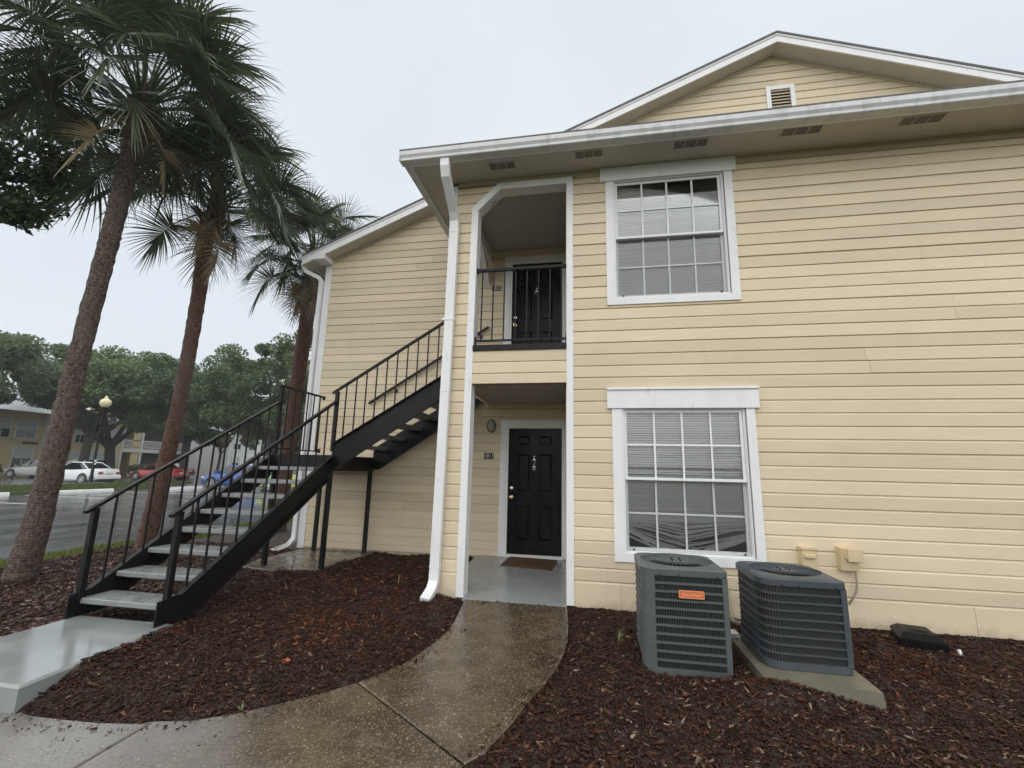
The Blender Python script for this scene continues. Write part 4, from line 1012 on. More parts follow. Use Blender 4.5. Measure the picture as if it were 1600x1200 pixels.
# refrigerant lines and a white fitting between the units
M['foam']=mat('pipe_insulation',(.42,.36,.27),(.2,.16,.12),20,rough=.8,bump=.4)
M['pvc']=mat('white_pvc',(.75,.75,.73),rough=.35)
tag(part('refrigerant_line',MB().tube([(1.40,-.01,.30),(1.385,-.14,.28),(1.34,-.34,.19),(1.29,-.58,.13),(1.29,-.72,.15),(1.31,-.80,.17)],.018,8),M['foam'],None,True),'tan insulated pipe running from the wall to the badgeless condenser','pipe')
tag(part('refrigerant_line',MB().tube([(1.37,-.01,.20),(1.36,-.14,.18),(1.29,-.40,.05),(1.16,-.68,.09),(.99,-.88,.16)],.015,8),M['foam'],None,True),'brown insulated pipe running from the wall to the badged condenser','pipe')
t=thing('drain_block','white plastic block lying between the two condensers','drain block',(1.21,-.82,.058))
part('body',MB().box(1.16,-.87,.059,1.262,-.77,.112,.012),M['pvc'],t); part('slot',MB().box(1.18,-.8715,.074,1.245,-.8701,.080).box(1.18,-.8715,.09,1.245,-.8701,.096),M['accap'],t)
# disconnect boxes on the wall
M['boxpaint']=mat('painted_box',(.66,.53,.32),(.60,.48,.30),5,rough=.5,bump=.06)
t=thing('disconnect_box','cream painted electrical disconnect box with pull handle above the badgeless condenser','electrical box',(2.2,-.05,.5))
part('body',MB().box(2.135,-.085,.49,2.285,-.018,.745,.004),M['boxpaint'],t)
part('cover',MB().box(2.142,-.097,.50,2.283,-.0855,.725,.004),M['boxpaint'],t)
part('lid_top',MB().box(2.130,-.105,.726,2.290,-.018,.757,.005),M['boxpaint'],t)
part('pull_handle',MB().box(2.16,-.122,.645,2.268,-.0975,.685,.008),M['boxpaint'],t)
t=thing('disconnect_box','cream painted electrical box with a cable hanging from it, right of the condensers','electrical box',(2.58,-.06,.5))
part('body',MB().prism([(-.018,.545),(-.018,.775),(-.125,.760),(-.095,.545)],2.50,2.665,'x'),M['boxpaint'],t)
part('cover',MB().box(2.555,-.138,.635,2.69,-.1265,.765,.004),M['boxpaint'],t)
part('cover_hinge',MB().box(2.538,-.132,.66,2.554,-.105,.75,.003),M['boxpaint'],t)
part('cable',MB().tube([(2.645,-.06,.55),(2.645,-.062,.47),(2.64,-.065,.40),(2.62,-.07,.33),(2.59,-.06,.27),(2.575,-.03,.225),(2.57,-.012,.2)],.010,8),M['foam'],t,True)
# bait station, PVC stub, door mat, downspout trickle
t=thing('bait_station','black plastic bait station box on the mulch against the wall','bait box',(2.93,-.37,0))
P0=np.array([(2.845,-.16),(3.13,-.24),(3.035,-.60),(2.725,-.50)]); c0=P0.mean(0)
def lv(s_,z): return [(c0[0]+(p[0]-c0[0])*s_,c0[1]+(p[1]-c0[1])*s_,z) for p in P0]
vv=lv(.94,-.03)+lv(1.0,.0)+lv(1.0,.05); part('base',MB().add(vv,[(k*4+i,k*4+(i+1)%4,(k+1)*4+(i+1)%4,(k+1)*4+i) for k in range(2) for i in range(4)]+[(8,9,10,11)]),M['plate'],t)
vv=lv(1.03,.051)+lv(1.02,.07)+lv(.72,.112)+lv(.66,.114); part('lid',MB().add(vv,[(k*4+i,k*4+(i+1)%4,(k+1)*4+(i+1)%4,(k+1)*4+i) for k in range(3) for i in range(4)]+[(12,13,14,15),(3,2,1,0)]),M['plate'],t)
vv=lv(.40,.1145)+lv(.36,.122); part('lid_rib',MB().add(vv,[(i,(i+1)%4,4+(i+1)%4,4+i) for i in range(4)]+[(4,5,6,7)]),M['plate'],t)
t=thing('pipe_stub','short white plastic pipe stub poking out of the mulch','pipe stub',(3.09,-.64,-.02))
part('pipe',MB().tube([(3.10,-.66,-.06),(3.095,-.645,.0),(3.088,-.63,.045)],.014,10),M['pvc'],t,True); part('collar',MB().tube([(3.0975,-.653,-.018),(3.0965,-.65,-.010)],.0175,10),M['accap'],t)
M['coir']=mat('coir_mat',(.12,.062,.026),(.065,.032,.013),35,rough=.95,bump=.9,bscale=220)
M['coirdark']=mat('coir_pattern',(.05,.026,.012),(.08,.042,.02),30,rough=.95,bump=.8,bscale=220)
t=thing('door_mat','brown coir door mat in front of the ground floor door','door mat',(-.96,1.63,.09))
zm=.0+.052*(1.65+.08)
part('mat_body',MB().add([(x,y,.052*(y+.08)+dz) for dz in (.001,.017) for x,y in ((-1.37,1.42),(-.60,1.30),(-.56,1.86),(-1.32,1.93))],[(0,3,2,1),(4,5,6,7),(0,1,5,4),(1,2,6,5),(2,3,7,6),(3,0,4,7)]),M['coir'],t)
pm=MB()
for k in range(5):
    u=.12+.18*k; xa,ya=-1.37+.77*u,1.42-.12*u; pm.lathe([(.05,0),(.05,.0015)],(xa+.02,ya+.28,.052*(ya+.36)+.0165),14)
part('mat_pattern',pm,M['coirdark'],t)
def water_mat():
    mt,n,b=nodes('clear_water'); b.inputs['Base Color'].default_value=(.9,.95,.97,1); b.inputs['Roughness'].default_value=.05; b.inputs['IOR'].default_value=1.33; b.inputs['Transmission Weight'].default_value=.85; return mt
M['water']=water_mat()
tw=MB()
for dx,dy in ((-.028,-.03),(0,-.05),(.03,-.035)): tw.tube([(-1.877+dx*.6,-.325,.0),(-1.877+dx*.9,-.345+dy*.3,-.012),(-1.877+dx*1.2,-.365+dy,-.045)],[.009,.008,.006],6)
tag(part('water_trickle',tw,M['water'],None,True),'thin streams of rainwater running out of the front downspout','water')
# small weeds and twigs in the mulch
M['weed']=mat('weed_leaf',(.13,.17,.06),(.17,.18,.08),10,rough=.5)
M['straw']=mat('dry_stem',(.32,.25,.14),rough=.8)
def weed(x,y,n,h,sp,label,mt,seed):
    r_=random.Random(seed); z=float(mulch_z(np.array(x),np.array(y))); mb=MB()
    for k in range(n):
        a=r_.uniform(0,6.28); L=h*r_.uniform(.6,1.1); d=Vector((math.cos(a),math.sin(a),0)); w=.006; vv=[]
        for i in range(4):
            u=i/3; c=Vector((x,y,z-.01))+d*(sp*u*u*r_.uniform(.8,1.2))+Vector((0,0,L*(u-.25*u*u))); s_=Vector((-d.y,d.x,0))*w*(1-u*.85)
            vv+=[c-s_,c+s_]
        mb.add(vv,[(2*i,2*i+1,2*i+3,2*i+2) for i in range(3)])
    tag(part('weed_plant',mb,mt),label,'weed')
weed(.21,-1.04,9,.15,.10,'tuft of grass blades in the mulch left of the badged condenser',M['weed'],1)
weed(-2.27,-2.50,9,.05,.07,'tiny leafy green weed at the edge of the walk near the stairs',M['weed'],2)
weed(-.60,-2.32,8,.06,.07,'small pale green grass tuft at the right edge of the walk',M['weed'],3)
weed(-4.87,-2.1,4,.13,.03,'thin upright grass blades beside the grey slab',M['weed'],4)
for i,(x,y) in enumerate(((-3.2,-.1),(-2.75,-.25),(-3.6,-.35),(-2.5,.35))):
    weed(x,y,1,.16,.05,['thin dry stem standing in the mulch, middle one near the landing','thin dry stem standing in the mulch, nearest the front downspout on the walk side','thin dry stem standing in the mulch, nearest the staircase','thin dry stem standing in the mulch, closest to the siding under the upper flight'][i],M['straw'],10+i)
for o in bpy.data.objects:
    if o.get('label','').startswith('thin dry stem standing'): o['group']='dry stems in the mulch by the stairs'
tag(part('fallen_leaf',MB().add([(-2.47,-1.93,-.04),(-2.40,-1.97,-.03),(-2.36,-1.92,-.02),(-2.42,-1.88,-.025),(-2.33,-1.99,-.02)],[(0,1,2,3),(1,4,2)]),mat('orange_leaf',(.5,.13,.04),rough=.5)),'bright orange fallen leaf on the mulch below the stairs','leaf')

# ================================================================ palms
def trunk_mat(name,c1,c2,c3,ring):
    mt,n,b=nodes(name); v=coords(n)
    nz=noise(n,coords(n,(2.2,2.2,1)),16,7,.75); w=N(n,'ShaderNodeTexWave',wave_type='BANDS',bands_direction='Z'); w.inputs['Scale'].default_value=ring; w.inputs['Distortion'].default_value=7; w.inputs['Detail'].default_value=5; w.inputs['Detail Scale'].default_value=5
    n.links.new(v,w.inputs['Vector'])
    c=mixc(n,ramp(n,nz,[(.42,0.),(.60,1.)]),c1,c2); c=mixc(n,ramp(n,w.outputs['Fac'],[(.0,.4),(.5,0.)]),c,c3)
    c=mixc(n,ramp(n,noise(n,coords(n,(1,1,1.7)),24,4,.65),[(.55,0.),(.62,.9)]),c,tuple(q*.35 for q in c3))
    c=mixc(n,ramp(n,noise(n,coords(n,(1,1,.5)),1.6,4),[(.5,0.),(.7,.45)]),c,(.20,.17,.15))
    n.links.new(c,b.inputs['Base Color']); b.inputs['Roughness'].default_value=.75
    h=mixc(n,.75,w.outputs['Fac'],nz); bumpn(n,b,h,1.0,.05); return mt
M['trunk1']=trunk_mat('palm_bark_grey',(.085,.055,.042),(.27,.20,.165),(.03,.02,.016),9)
M['trunk2']=trunk_mat('palm_bark_red',(.11,.05,.032),(.26,.14,.095),(.04,.018,.012),9)
M['boot']=mat('palm_boot',(.10,.06,.04),(.05,.03,.02),12,rough=.85,bump=.5)
def frond_mesh(elev,seed,scale=1.0,dry=False):
    r_=random.Random(seed); V=[];F=[];C=[]
    g0=np.array((.070,.098,.052) if not dry else (.25,.18,.10))
    def strip(pts,ws,nrm,c0,c1):
        b=len(V)
        for i,(p,w) in enumerate(zip(pts,ws)):
            d=(pts[min(i+1,len(pts)-1)]-pts[max(i-1,0)]); s_=d.cross(nrm)
            s_=s_.normalized() if s_.length>1e-6 else Vector((1,0,0))
            V.append(p-s_*w);V.append(p+s_*w); u=i/(len(pts)-1); cc=c0*(1-u)+c1*u; C.append(cc);C.append(cc)
        for i in range(len(pts)-1): F.append((b+2*i,b+2*i+1,b+2*i+3,b+2*i+2))
    # petiole
    L=1.05*scale*r_.uniform(.9,1.15); a=elev; p=Vector((.08,0,0)); path=[p.copy()]
    for i in range(6):
        a-=R(r_.uniform(2,5))*(1 if elev>-.6 else .3); p=p+Vector((math.cos(a),0,math.sin(a)))*L/6; path.append(p.copy())
    n0=Vector((-math.sin(a),0,math.cos(a)))
    strip(path,[.028,.024,.02,.017,.014,.012,.010],n0,g0*1.2,g0*1.2)
    strip(path,[.016]*7,Vector((0,1,0)),g0*1.2,g0*1.2)
    # costa bends down
    cost=[p.copy()];ang=[a]
    for i in range(6):
        a-=R(r_.uniform(8,12))*(1 if a>-1.2 else .2); p=p+Vector((math.cos(a),0,math.sin(a)))*.62*scale/6; cost.append(p.copy());ang.append(a)
    side=Vector((0,1,0)); nl=54
    for k in range(nl):
        u=k/(nl-1)*2-1; phi=u*R(128)+r_.gauss(0,.03); t=1-abs(u)**.8
        f_=t*6; i0=min(5,int(f_)); fr=f_-i0; root=cost[i0].lerp(cost[i0+1],fr); aa=ang[i0]*(1-fr)+ang[i0+1]*fr
        c=Vector((math.cos(aa),0,math.sin(aa))); nn=Vector((-math.sin(aa),0,math.cos(aa)))
        d=(c*math.cos(phi)+side*math.sin(phi)+nn*(.30*abs(math.sin(phi)))).normalized()
        Ln=scale*(.98-.22*abs(u)**2)*r_.uniform(.85,1.1); dr=r_.uniform(.35,.85)*(1.0 if d.z>-.5 else .35)
        br=r_.random()<.15
        pts=[];q=root.copy();dd=d.copy()
        for i in range(6):
            pts.append(q.copy()); q=q+dd*Ln/5
            dd=(dd+Vector((0,0,-1))*dr*((i+1)/5)**1.6*.75*(2.2 if br and i>1 else 1)).normalized()
        ws=[.009,.017,.0155,.011,.006,.001]; ws=[w*scale*1.0 for w in ws]
        v_=r_.uniform(.7,1.25); tip=np.array((.15,.17,.095) if r_.random()<.6 else (.26,.24,.16))
        strip(pts,ws,nn+side*(.5 if u>0 else -.5),g0*v_,(g0*.5+tip*.5)*v_)
    Fq=np.array(F); return np_mesh('frond',np.array([tuple(q) for q in V]),Fq,M['palmleaf'],np.array(C))
FR={}
def fronds_for(e,var,scale):
    k=(round(math.degrees(e)/14),var,scale)
    if k not in FR: FR[k]=frond_mesh(R(k[0]*14),hash(k)&1023,scale)
    return FR[k]
DRY=[frond_mesh(R(-58),501,.72,True),frond_mesh(R(-66),502,.66,True)]
def palm(label,pts,rads,tm,nf,scale,seed,zc=None,elr=(-62,82),skipdir=None):
    r_=random.Random(seed); base=pts[0]
    t=thing('palm_tree',label,'palm tree',base)
    # trunk with uneven rings
    P_=[Vector(q) for q in pts]; n=150; path=[];rad=[]
    for i in range(n+1):
        u=i/n*(len(P_)-1); k=min(len(P_)-2,int(u)); f_=u-k
        a,b,c,d=P_[max(k-1,0)],P_[k],P_[k+1],P_[min(k+2,len(P_)-1)]
        q=.5*((2*b)+(c-a)*f_+(2*a-5*b+4*c-d)*f_*f_+(3*b-a-3*c+d)*f_**3); path.append(q)
        rad.append((rads[k]*(1-f_)+rads[k+1]*f_)*(1+.045*((i*.55+r_.uniform(-.25,.25))%1-.5)))
    mb=MB().tube(path,rad,22)
    mb.v=[(x+r_.gauss(0,.0045),y+r_.gauss(0,.0045),z+r_.gauss(0,.006)) for x,y,z in mb.v]
    part('trunk',mb,tm,t,True)
    top=P_[-1]; rt_=rads[-1]
    # leaf bases round the top of the trunk
    for k in range(20):
        a=2.4*k+r_.uniform(-.2,.2); zz=top.z-.62+.65*k/20; e=R(r_.uniform(38,70)); L=r_.uniform(.2,.42)
        ax=Vector((math.cos(a),math.sin(a),0)); cdir=(top-P_[-2]).normalized(); p0=top+cdir*(zz-top.z)+ax*rt_*.8; d=ax*math.cos(e)+Vector((0,0,1))*math.sin(e)
        part('leaf_base',MB().add([p0+Vector((-ax.y,ax.x,0))*.055-d*.1,p0-Vector((-ax.y,ax.x,0))*.055-d*.1,p0+d*L-Vector((-ax.y,ax.x,0))*.022,p0+d*L+Vector((-ax.y,ax.x,0))*.022,p0+ax*.05-d*.05,p0+d*L*.95+ax*.028],[(0,1,2,3),(0,3,5,4),(1,4,5,2),(2,5,3)]),M['boot'],t)
    # fibrous head
    part('crown_shaft',MB().tube([top-Vector((0,0,.45)),top-Vector((0,0,.1)),top+Vector((0,0,.25)),top+Vector((0,0,.5))],[rt_*1.0,rt_*1.16,rt_*.95,rt_*.3],14),M['boot'],t,True)
    for k in range(nf):
        u=(k+.5)/nf; e=R(elr[0]+(elr[1]-elr[0])*u**.9)+r_.gauss(0,.08); az=2.39996*k+r_.uniform(-.25,.25)
        if skipdir is not None and e<.05 and math.cos(az)*skipdir[0]+math.sin(az)*skipdir[1]>.35: continue
        me=fronds_for(e,k%3,scale) if not (k<4 and k%2==0) else DRY[k%4//2]
        o=link('frond',me,t,(top-Vector(base))+Vector((0,0,-.12+.45*u))); o.rotation_euler=(r_.gauss(0,.18),r_.gauss(0,.08),az)
        s_=r_.uniform(.88,1.12); o.scale=(s_,s_,s_)
    return t
palm('largest leaning palm nearest the left edge, with thick grey ringed trunk',[(-7.15,-.63,-.05),(-7.04,-.63,.9),(-6.94,-.63,2.95),(-6.81,-.63,4.87),(-6.75,-.63,6.25),(-6.74,-.62,6.75)],[.165,.135,.113,.112,.116,.125],M['trunk1'],56,.88,1,elr=(-4,88),skipdir=(-.55,-.83))
palm('middle palm with slender reddish trunk behind the staircase rail',[(-7.58,1.31,-.05),(-7.5,1.31,.8),(-7.35,1.31,2.43),(-7.30,1.31,4.37),(-7.32,1.31,5.68),(-7.22,1.31,6.45)],[.155,.132,.115,.118,.122,.13],M['trunk2'],48,.84,2,elr=(4,88))
palm('rightmost palm with red brown trunk close to the building corner',[(-7.15,4.0,-.05),(-7.13,4.0,1.2),(-7.05,4.0,3.43),(-6.98,4.0,5.05),(-6.93,4.0,6.5)],[.21,.185,.165,.165,.16],M['trunk2'],46,.82,3,elr=(-18,88))

# ================================================================ broadleaf trees
M['bark']=mat('oak_bark',(.075,.062,.05),(.035,.028,.023),6,(1,1,.25),.85,bump=.8,bscale=22,bstretch=(1,1,.2))
def leaf_cloud(cent,radii,n,size,colA,colB,seed,flat=.7):
    g_=np.random.default_rng(seed); k=len(cent); ci=g_.integers(0,k,n); c=np.array(cent)[ci]; rd=np.array(radii)[ci]
    d=g_.normal(size=(n,3)); d/=np.linalg.norm(d,axis=1)[:,None]; rr_=g_.random(n)**.45
    p=c+d*(rd*rr_)[:,None]*np.array([1,1,flat]); 
    a=g_.normal(size=(n,3)); a/=np.linalg.norm(a,axis=1)[:,None]; b=np.cross(a,g_.normal(size=(n,3))); b/=np.linalg.norm(b,axis=1)[:,None]
    s_=size*g_.uniform(.55,1.35,n)
    V=np.empty((n,4,3)); V[:,0]=p-a*s_[:,None]; V[:,1]=p+b*(s_*.42)[:,None]; V[:,2]=p+a*s_[:,None]; V[:,3]=p-b*(s_*.42)[:,None]
    u=g_.random(k)[ci]*.65+g_.random(n)*.35; C=np.array(colA)*(1-u)[:,None]+np.array(colB)*u[:,None]
    return V.reshape(-1,3),np.arange(4*n).reshape(-1,4),np.repeat(C,4,axis=0)
def tree(label,loc,h,rx,rz,nc,nl,size,colA,colB,seed,trunk_r=.3,fork=.3,lean=(0,0),limbs=7,cr=(.9,1.6),name='oak_tree',explicit=None,group='trees beyond the car park'):
    r_=random.Random(seed); t=thing(name,label,'tree',loc,group,world=False)
    cz=h-rz; cent=[];rad=[]
    while len(cent)<nc:
        x,y,z=[r_.uniform(-1,1) for _ in range(3)]; q=x*x+y*y+z*z
        if q>1 or q<.18: continue
        if z<-.55 and r_.random()<.6: continue
        cent.append((lean[0]+x*rx,lean[1]+y*rx,cz+z*rz)); rad.append(r_.uniform(*cr))
    if explicit: 
        for e in explicit: cent.append(e[:3]); rad.append(e[3])
    fk=Vector((lean[0]*.25,lean[1]*.25,h*fork)); tb=MB()
    tb.tube([(0,0,-.1),(.02,.0,.15),fk*.55+Vector((r_.uniform(-.1,.1),0,0)),fk],[trunk_r*1.35,trunk_r*1.05,trunk_r*.9,trunk_r*.85],14)
    tk=part('trunk',tb,M['bark'],t,True)
    for i in range(limbs):
        tgt=Vector(cent[(i*7)%len(cent)]); m1=fk.lerp(tgt,.35)+Vector((r_.uniform(-.4,.4),r_.uniform(-.4,.4),r_.uniform(-.1,.5))); m2=fk.lerp(tgt,.7)+Vector((r_.uniform(-.5,.5),r_.uniform(-.5,.5),r_.uniform(0,.6)))
        lb=MB().tube([fk-Vector((0,0,.15)),m1,m2,tgt],[trunk_r*.55,trunk_r*.36,trunk_r*.2,trunk_r*.05],8)
        for q in range(4):
            t2=Vector(cent[r_.randrange(len(cent))])
            if (t2-m2).length<rx*1.1: lb.tube([m2,m2.lerp(t2,.5)+Vector((0,0,.2)),t2],[trunk_r*.16,trunk_r*.09,trunk_r*.03],5)
        part('limb',lb,M['bark'],tk,True)
    V,F,C=leaf_cloud(cent,rad,nl,size,colA,colB,seed)
    link('crown',np_mesh('crown',V,F,M['leaf'],C),t)
    return t
DG=(.074,.118,.054); MG=(.165,.235,.098); LG=(.17,.215,.085); OL=(.15,.175,.078)
# near oak whose branches hang in at the upper left
tree('large oak outside the left edge with only its leafy branches hanging in',(-10.6,-2.9,-.05),9.6,2.4,1.9,14,8200,.072,(.028,.046,.022),(.075,.105,.042),31,.24,.45,(-.2,1.2),6,(.5,.9),explicit=[(1.75,2.40,6.55,.60),(1.55,2.75,7.25,.42),(1.5,2.2,6.0,.42),(1.2,2.3,7.5,.55),(1.15,2.0,6.7,.6),(1.2,1.9,5.75,.40),(1.62,2.62,6.1,.3),(1.9,2.5,5.55,.38),(1.8,2.35,5.3,.33),(1.95,2.55,6.0,.4),(2.0,2.6,6.4,.3),(1.6,2.2,5.5,.4)],group='near trees')
# the row of trees beyond the car park
tree('spreading oak with a dark forked trunk in front of the yellow building',(-46.0,30.2,0),12.1,7.0,3.1,54,44000,.17,DG,MG,41,.46,.24,(-.6,-.8),9,(.8,1.7))
tree('broad grey green oak at the far left beyond the parked cars',(-44.0,20.2,0),11.2,6.8,3.3,50,40000,.17,(.075,.112,.062),(.145,.195,.098),42,.4,.3,(-1.5,-2.5),8,(.8,1.6))
tree('dense dark oak directly behind the middle palm trunk',(-38.0,30.5,0),11.6,5.2,4.0,50,42000,.165,(.065,.108,.05),(.135,.20,.082),43,.36,.42,(0,0),7,(1.0,1.7))
tree('oak with long bare horizontal limb behind the staircase rail',(-27.5,28.5,0),11.8,5.2,4.2,52,38000,.15,DG,(.165,.225,.088),44,.3,.34,(-1.2,.6),8,(.8,1.6))
tree('tall yellow green tree beside the building corner downspout',(-22.5,27.5,0),13.2,3.6,4.2,44,30000,.14,(.085,.12,.048),LG,45,.22,.4,(.2,0),7,(.7,1.3),'maple_tree')
tree('feathery olive tree low behind the blue car',(-30.0,34.5,0),8.2,4.4,2.7,28,24000,.14,OL,(.13,.14,.065),46,.24,.3,(0,0),7,(.8,1.5),'maple_tree')
tree('small olive tree with thin leaning trunk beside the white house',(-43.5,40.0,0),7.6,3.0,2.2,20,9000,.22,OL,(.11,.12,.06),48,.16,.35,(1,0),6,(.7,1.2),'maple_tree')
tree('leafy tree filling the gap left of the middle palm trunk',(-42.5,25.2,0),10.2,5.0,3.0,34,26000,.17,DG,MG,51,.34,.35,(0,1.0),7,(1.0,1.8))
# far wood that reads as one mass
g_=np.random.default_rng(5); cent=[];rad=[]
for i in range(150):
    a=R(g_.uniform(96,152)); d_=g_.uniform(85,105); cent.append((d_*math.cos(a),d_*math.sin(a)-5,g_.uniform(1,7.5))); rad.append(g_.uniform(2.2,3.8))
V,F,C=leaf_cloud(cent,rad,42000,.5,(.045,.06,.04),(.085,.10,.06),77)
wo2=link('far_wood',np_mesh('far_wood',V,F,M['leaf'],C)); wo2['kind']='stuff'; wo2['label']='line of far trees closing the view behind the houses'

# ================================================================ street lamp
M['globe']=mat('lamp_globe',(.72,.66,.42),(.66,.6,.38),8,rough=.35)
lp=thing('street_lamp','black post lamp with cream acorn globe on the grass island','street lamp',(-31.75,18.2,.05))
part('post',MB().lathe([(.17,0),(.17,.10),(.12,.14),(.11,.5),(.085,.6),(.07,2.5),(.06,4.75),(.10,4.80),(.12,4.87),(.15,4.92),(.15,4.96),(.06,4.98)],(-31.75,18.2,.02),14),M['black'],lp,True)
part('globe',MB().lathe([(.12,4.98),(.22,5.05),(.30,5.20),(.31,5.34),(.25,5.48),(.12,5.56),(.09,5.60),(.10,5.66),(.05,5.74),(0,5.76)],(-31.75,18.2,.0),18),M['globe'],lp,True)
part('notice',MB().box(-31.66,18.13,1.42,-31.65,18.25,1.58).box(-31.655,18.15,1.25,-31.645,18.25,1.36),M['digit'],lp)

# ================================================================ cars
M['tyre']=mat('tyre_rubber',(.015,.015,.015),rough=.8)
M['rim']=mat('wheel_rim',(.45,.46,.47),rough=.3,metal=.8)
M['carglass']=mat('car_glass',(.012,.014,.016),rough=.05,spec=.8)
M['tail']=mat('tail_lamp',(.35,.02,.02),rough=.15)
M['headl']=mat('head_lamp',(.6,.62,.62),rough=.1)
M['trimblk']=mat('car_trim_black',(.02,.02,.02),rough=.5)
M['numplate']=mat('number_plate',(.45,.5,.45),(.5,.55,.5),20,rough=.4)
def paint(name,c):
    mt,n,b=nodes(name); b.inputs['Base Color'].default_value=(*c,1); b.inputs['Roughness'].default_value=.3; b.inputs['Coat Weight'].default_value=.6; b.inputs['Coat Roughness'].default_value=.08
    return mt
CARS={}
def car(label,loc,rz,colr,style='sedan',L=4.55,Wd=1.78,Ht=1.45):
    """x forward; front at +L/2"""
    t=thing('parked_car',label,'car',(loc[0],loc[1],-.03),'cars parked across the car park',world=False,rz=rz)
    pm=paint('car_paint_'+label.split()[0],colr); hl=L/2; hw=Wd/2; k=Ht/1.45
    if style=='sedan': S=[(-hl,.62,.40,.72),(-hl+.06,.80,.30,.90),(-hl+.35,.97,.22,1.02),(-hl+.95,1.0,.20,1.0),(-.3,1.,.19,.95),(.7,1.,.19,.93),(1.15,.99,.20,.90),(hl-.55,.95,.22,.80),(hl-.15,.84,.28,.66),(hl,.66,.36,.56)]
    elif style=='hatch': S=[(-hl,.70,.42,.78),(-hl+.06,.88,.30,.95),(-hl+.3,.97,.22,1.03),(-hl+.9,1.0,.20,1.02),(-.3,1.,.19,.97),(.7,1.,.19,.94),(1.1,.99,.20,.91),(hl-.5,.95,.22,.82),(hl-.12,.84,.28,.68),(hl,.66,.36,.56)]
    else: S=[(-hl,.75,.50,1.0),(-hl+.06,.92,.36,1.1),(-hl+.3,.98,.28,1.12),(-hl+.9,1.0,.26,1.12),(-.3,1.,.25,1.08),(.7,1.,.25,1.06),(1.1,.99,.26,1.04),(hl-.5,.95,.28,.98),(hl-.12,.86,.34,.84),(hl,.7,.42,.68)]
    V=[];n=12
    for x,wf,zb,zt in S:
        w=hw*wf; sec=[(.0,zb),(w*.85,zb),(w*.97,zb+.10),(w,zb+(zt-zb)*.45),(w*.985,zb+(zt-zb)*.72),(w*.93,zt-.03),(w*.80,zt)]
        sec=sec+[(0,zt+.025)]
        full=[(y,z) for y,z in sec]+[(-y,z) for y,z in sec[::-1][1:-1]]
        V+=[(x,y,z*(k if z>.5 else 1)) for y,z in full]
    m_=len(full); F=[(i*m_+j,i*m_+(j+1)%m_,(i+1)*m_+(j+1)%m_,(i+1)*m_+j) for i in range(len(S)-1) for j in range(m_)]+[tuple(range(m_)),tuple((len(S)-1)*m_+j for j in range(m_))[::-1]]
    part('body',MB().add(V,F),pm,t,True)
    zb=S[4][3]*k-.02; hz=Ht
    if style=='sedan': B=(-hl+.72,1.15); T=(-.72,.22)
    elif style=='hatch': B=(-hl+.18,1.15); T=(-hl+.75,.30)
    else: B=(-hl+.15,1.0); T=(-hl+.45,.25)
    wb,wt=hw*.93,hw*.72
    mid=(B[0]+B[1])/2*.3
    low=[(B[0],wb*.86),(B[0]+.35,wb),(0,wb),(B[1]-.35,wb),(B[1],wb*.82)]
    hig=[(T[0],wt*.92),(T[0]+.2,wt),((T[0]+T[1])/2,wt*1.02),(T[1]-.15,wt),(T[1],wt*.92)]
    ring=lambda q,z:[(x,y,z) for x,y in q]+[(x,-y,z) for x,y in q[::-1]]
    lo=ring(low,zb); hi=ring(hig,hz-.055)
    part('windows',MB().add(lo+hi,[(i,(i+1)%10,(i+1)%10+10,i+10) for i in range(10)]),M['carglass'],t,False)
    h2=[(x*1.0,y*1.0) for x,y in hig]; rf_=ring([(x+(-.05 if i<2 else (.05 if i>2 else 0)),y+.015) for i,(x,y) in enumerate(hig)],hz-.06); rt2=ring([(x*.97,y*.9) for x,y in hig],hz)
    part('roof',MB().add(rf_+rt2,[(i,(i+1)%10,(i+1)%10+10,i+10) for i in range(10)]+[tuple(range(10,20))]),pm,t,True)
    pl=MB()
    for s_ in (1,-1):
        for (a,b,wd) in ((low[4],hig[4],.05),(low[0],hig[0],.07),(low[4],hig[4],.04)):
            pl.bar((a[0],s_*(a[1]+.006),zb-.02),(b[0],s_*(b[1]+.010),hz-.05),wd,.03,(0,s_,0))
        pl.bar((low[0][0],s_*(low[0][1]+.012),zb+.005),(low[4][0],s_*(low[4][1]+.03),zb+.005),.03,.03)
    part('pillar',pl,pm,t)
    rw_=.325*(1.1 if style=='suv' else 1)
    for x in (-hl+.98,hl-.92):
        for s_ in (1,-1):
            y0=s_*(hw-.20)
            part('wheel_arch',MB().lathe([(rw_+.065,0),(rw_+.065,.012)],(x,s_*(hw*.985)-(.012 if s_<0 else 0)+(0 if s_<0 else 0),rw_+.02),20,'x').add([],[]),M['trimblk'],t) if False else None
            prof=[(rw_*.72,-.10),(rw_*.95,-.10),(rw_,-.07),(rw_,.07),(rw_*.95,.10),(rw_*.72,.10)]
            w_=part('wheel',MB().lathe([(r0,h0) for r0,h0 in prof],(x,s_*(hw-.085),rw_),22,'y'),M['tyre'],t,True)
            part('arch_lining',MB().lathe([(rw_+.07,-.004),(rw_+.07,.004)],(x,s_*(hw+.001),rw_+.02),22,'y'),M['trimblk'],t)
            rm=MB().lathe([(rw_*.70,-.005),(rw_*.70,.005)],(x,s_*(hw+.018),rw_),20,'y')
            part('rim',rm,M['trimblk'],w_)
            sp=MB().lathe([(.06,0),(.06,.01)],(x,s_*(hw+.024)+.005,rw_),12,'y')
            for q in range(7):
                a=2*math.pi*q/7; sp.bar((x+.03*math.cos(a),s_*(hw+.026),rw_+.03*math.sin(a)),(x+rw_*.69*math.cos(a),s_*(hw+.026),rw_+rw_*.69*math.sin(a)),.045,.012,(0,1,0))
            sp.tube([(x+rw_*.68*math.cos(2*math.pi*q/20),s_*(hw+.025),rw_+rw_*.68*math.sin(2*math.pi*q/20)) for q in range(21)],.012,5,False)
            part('spokes',sp,M['rim'],w_)
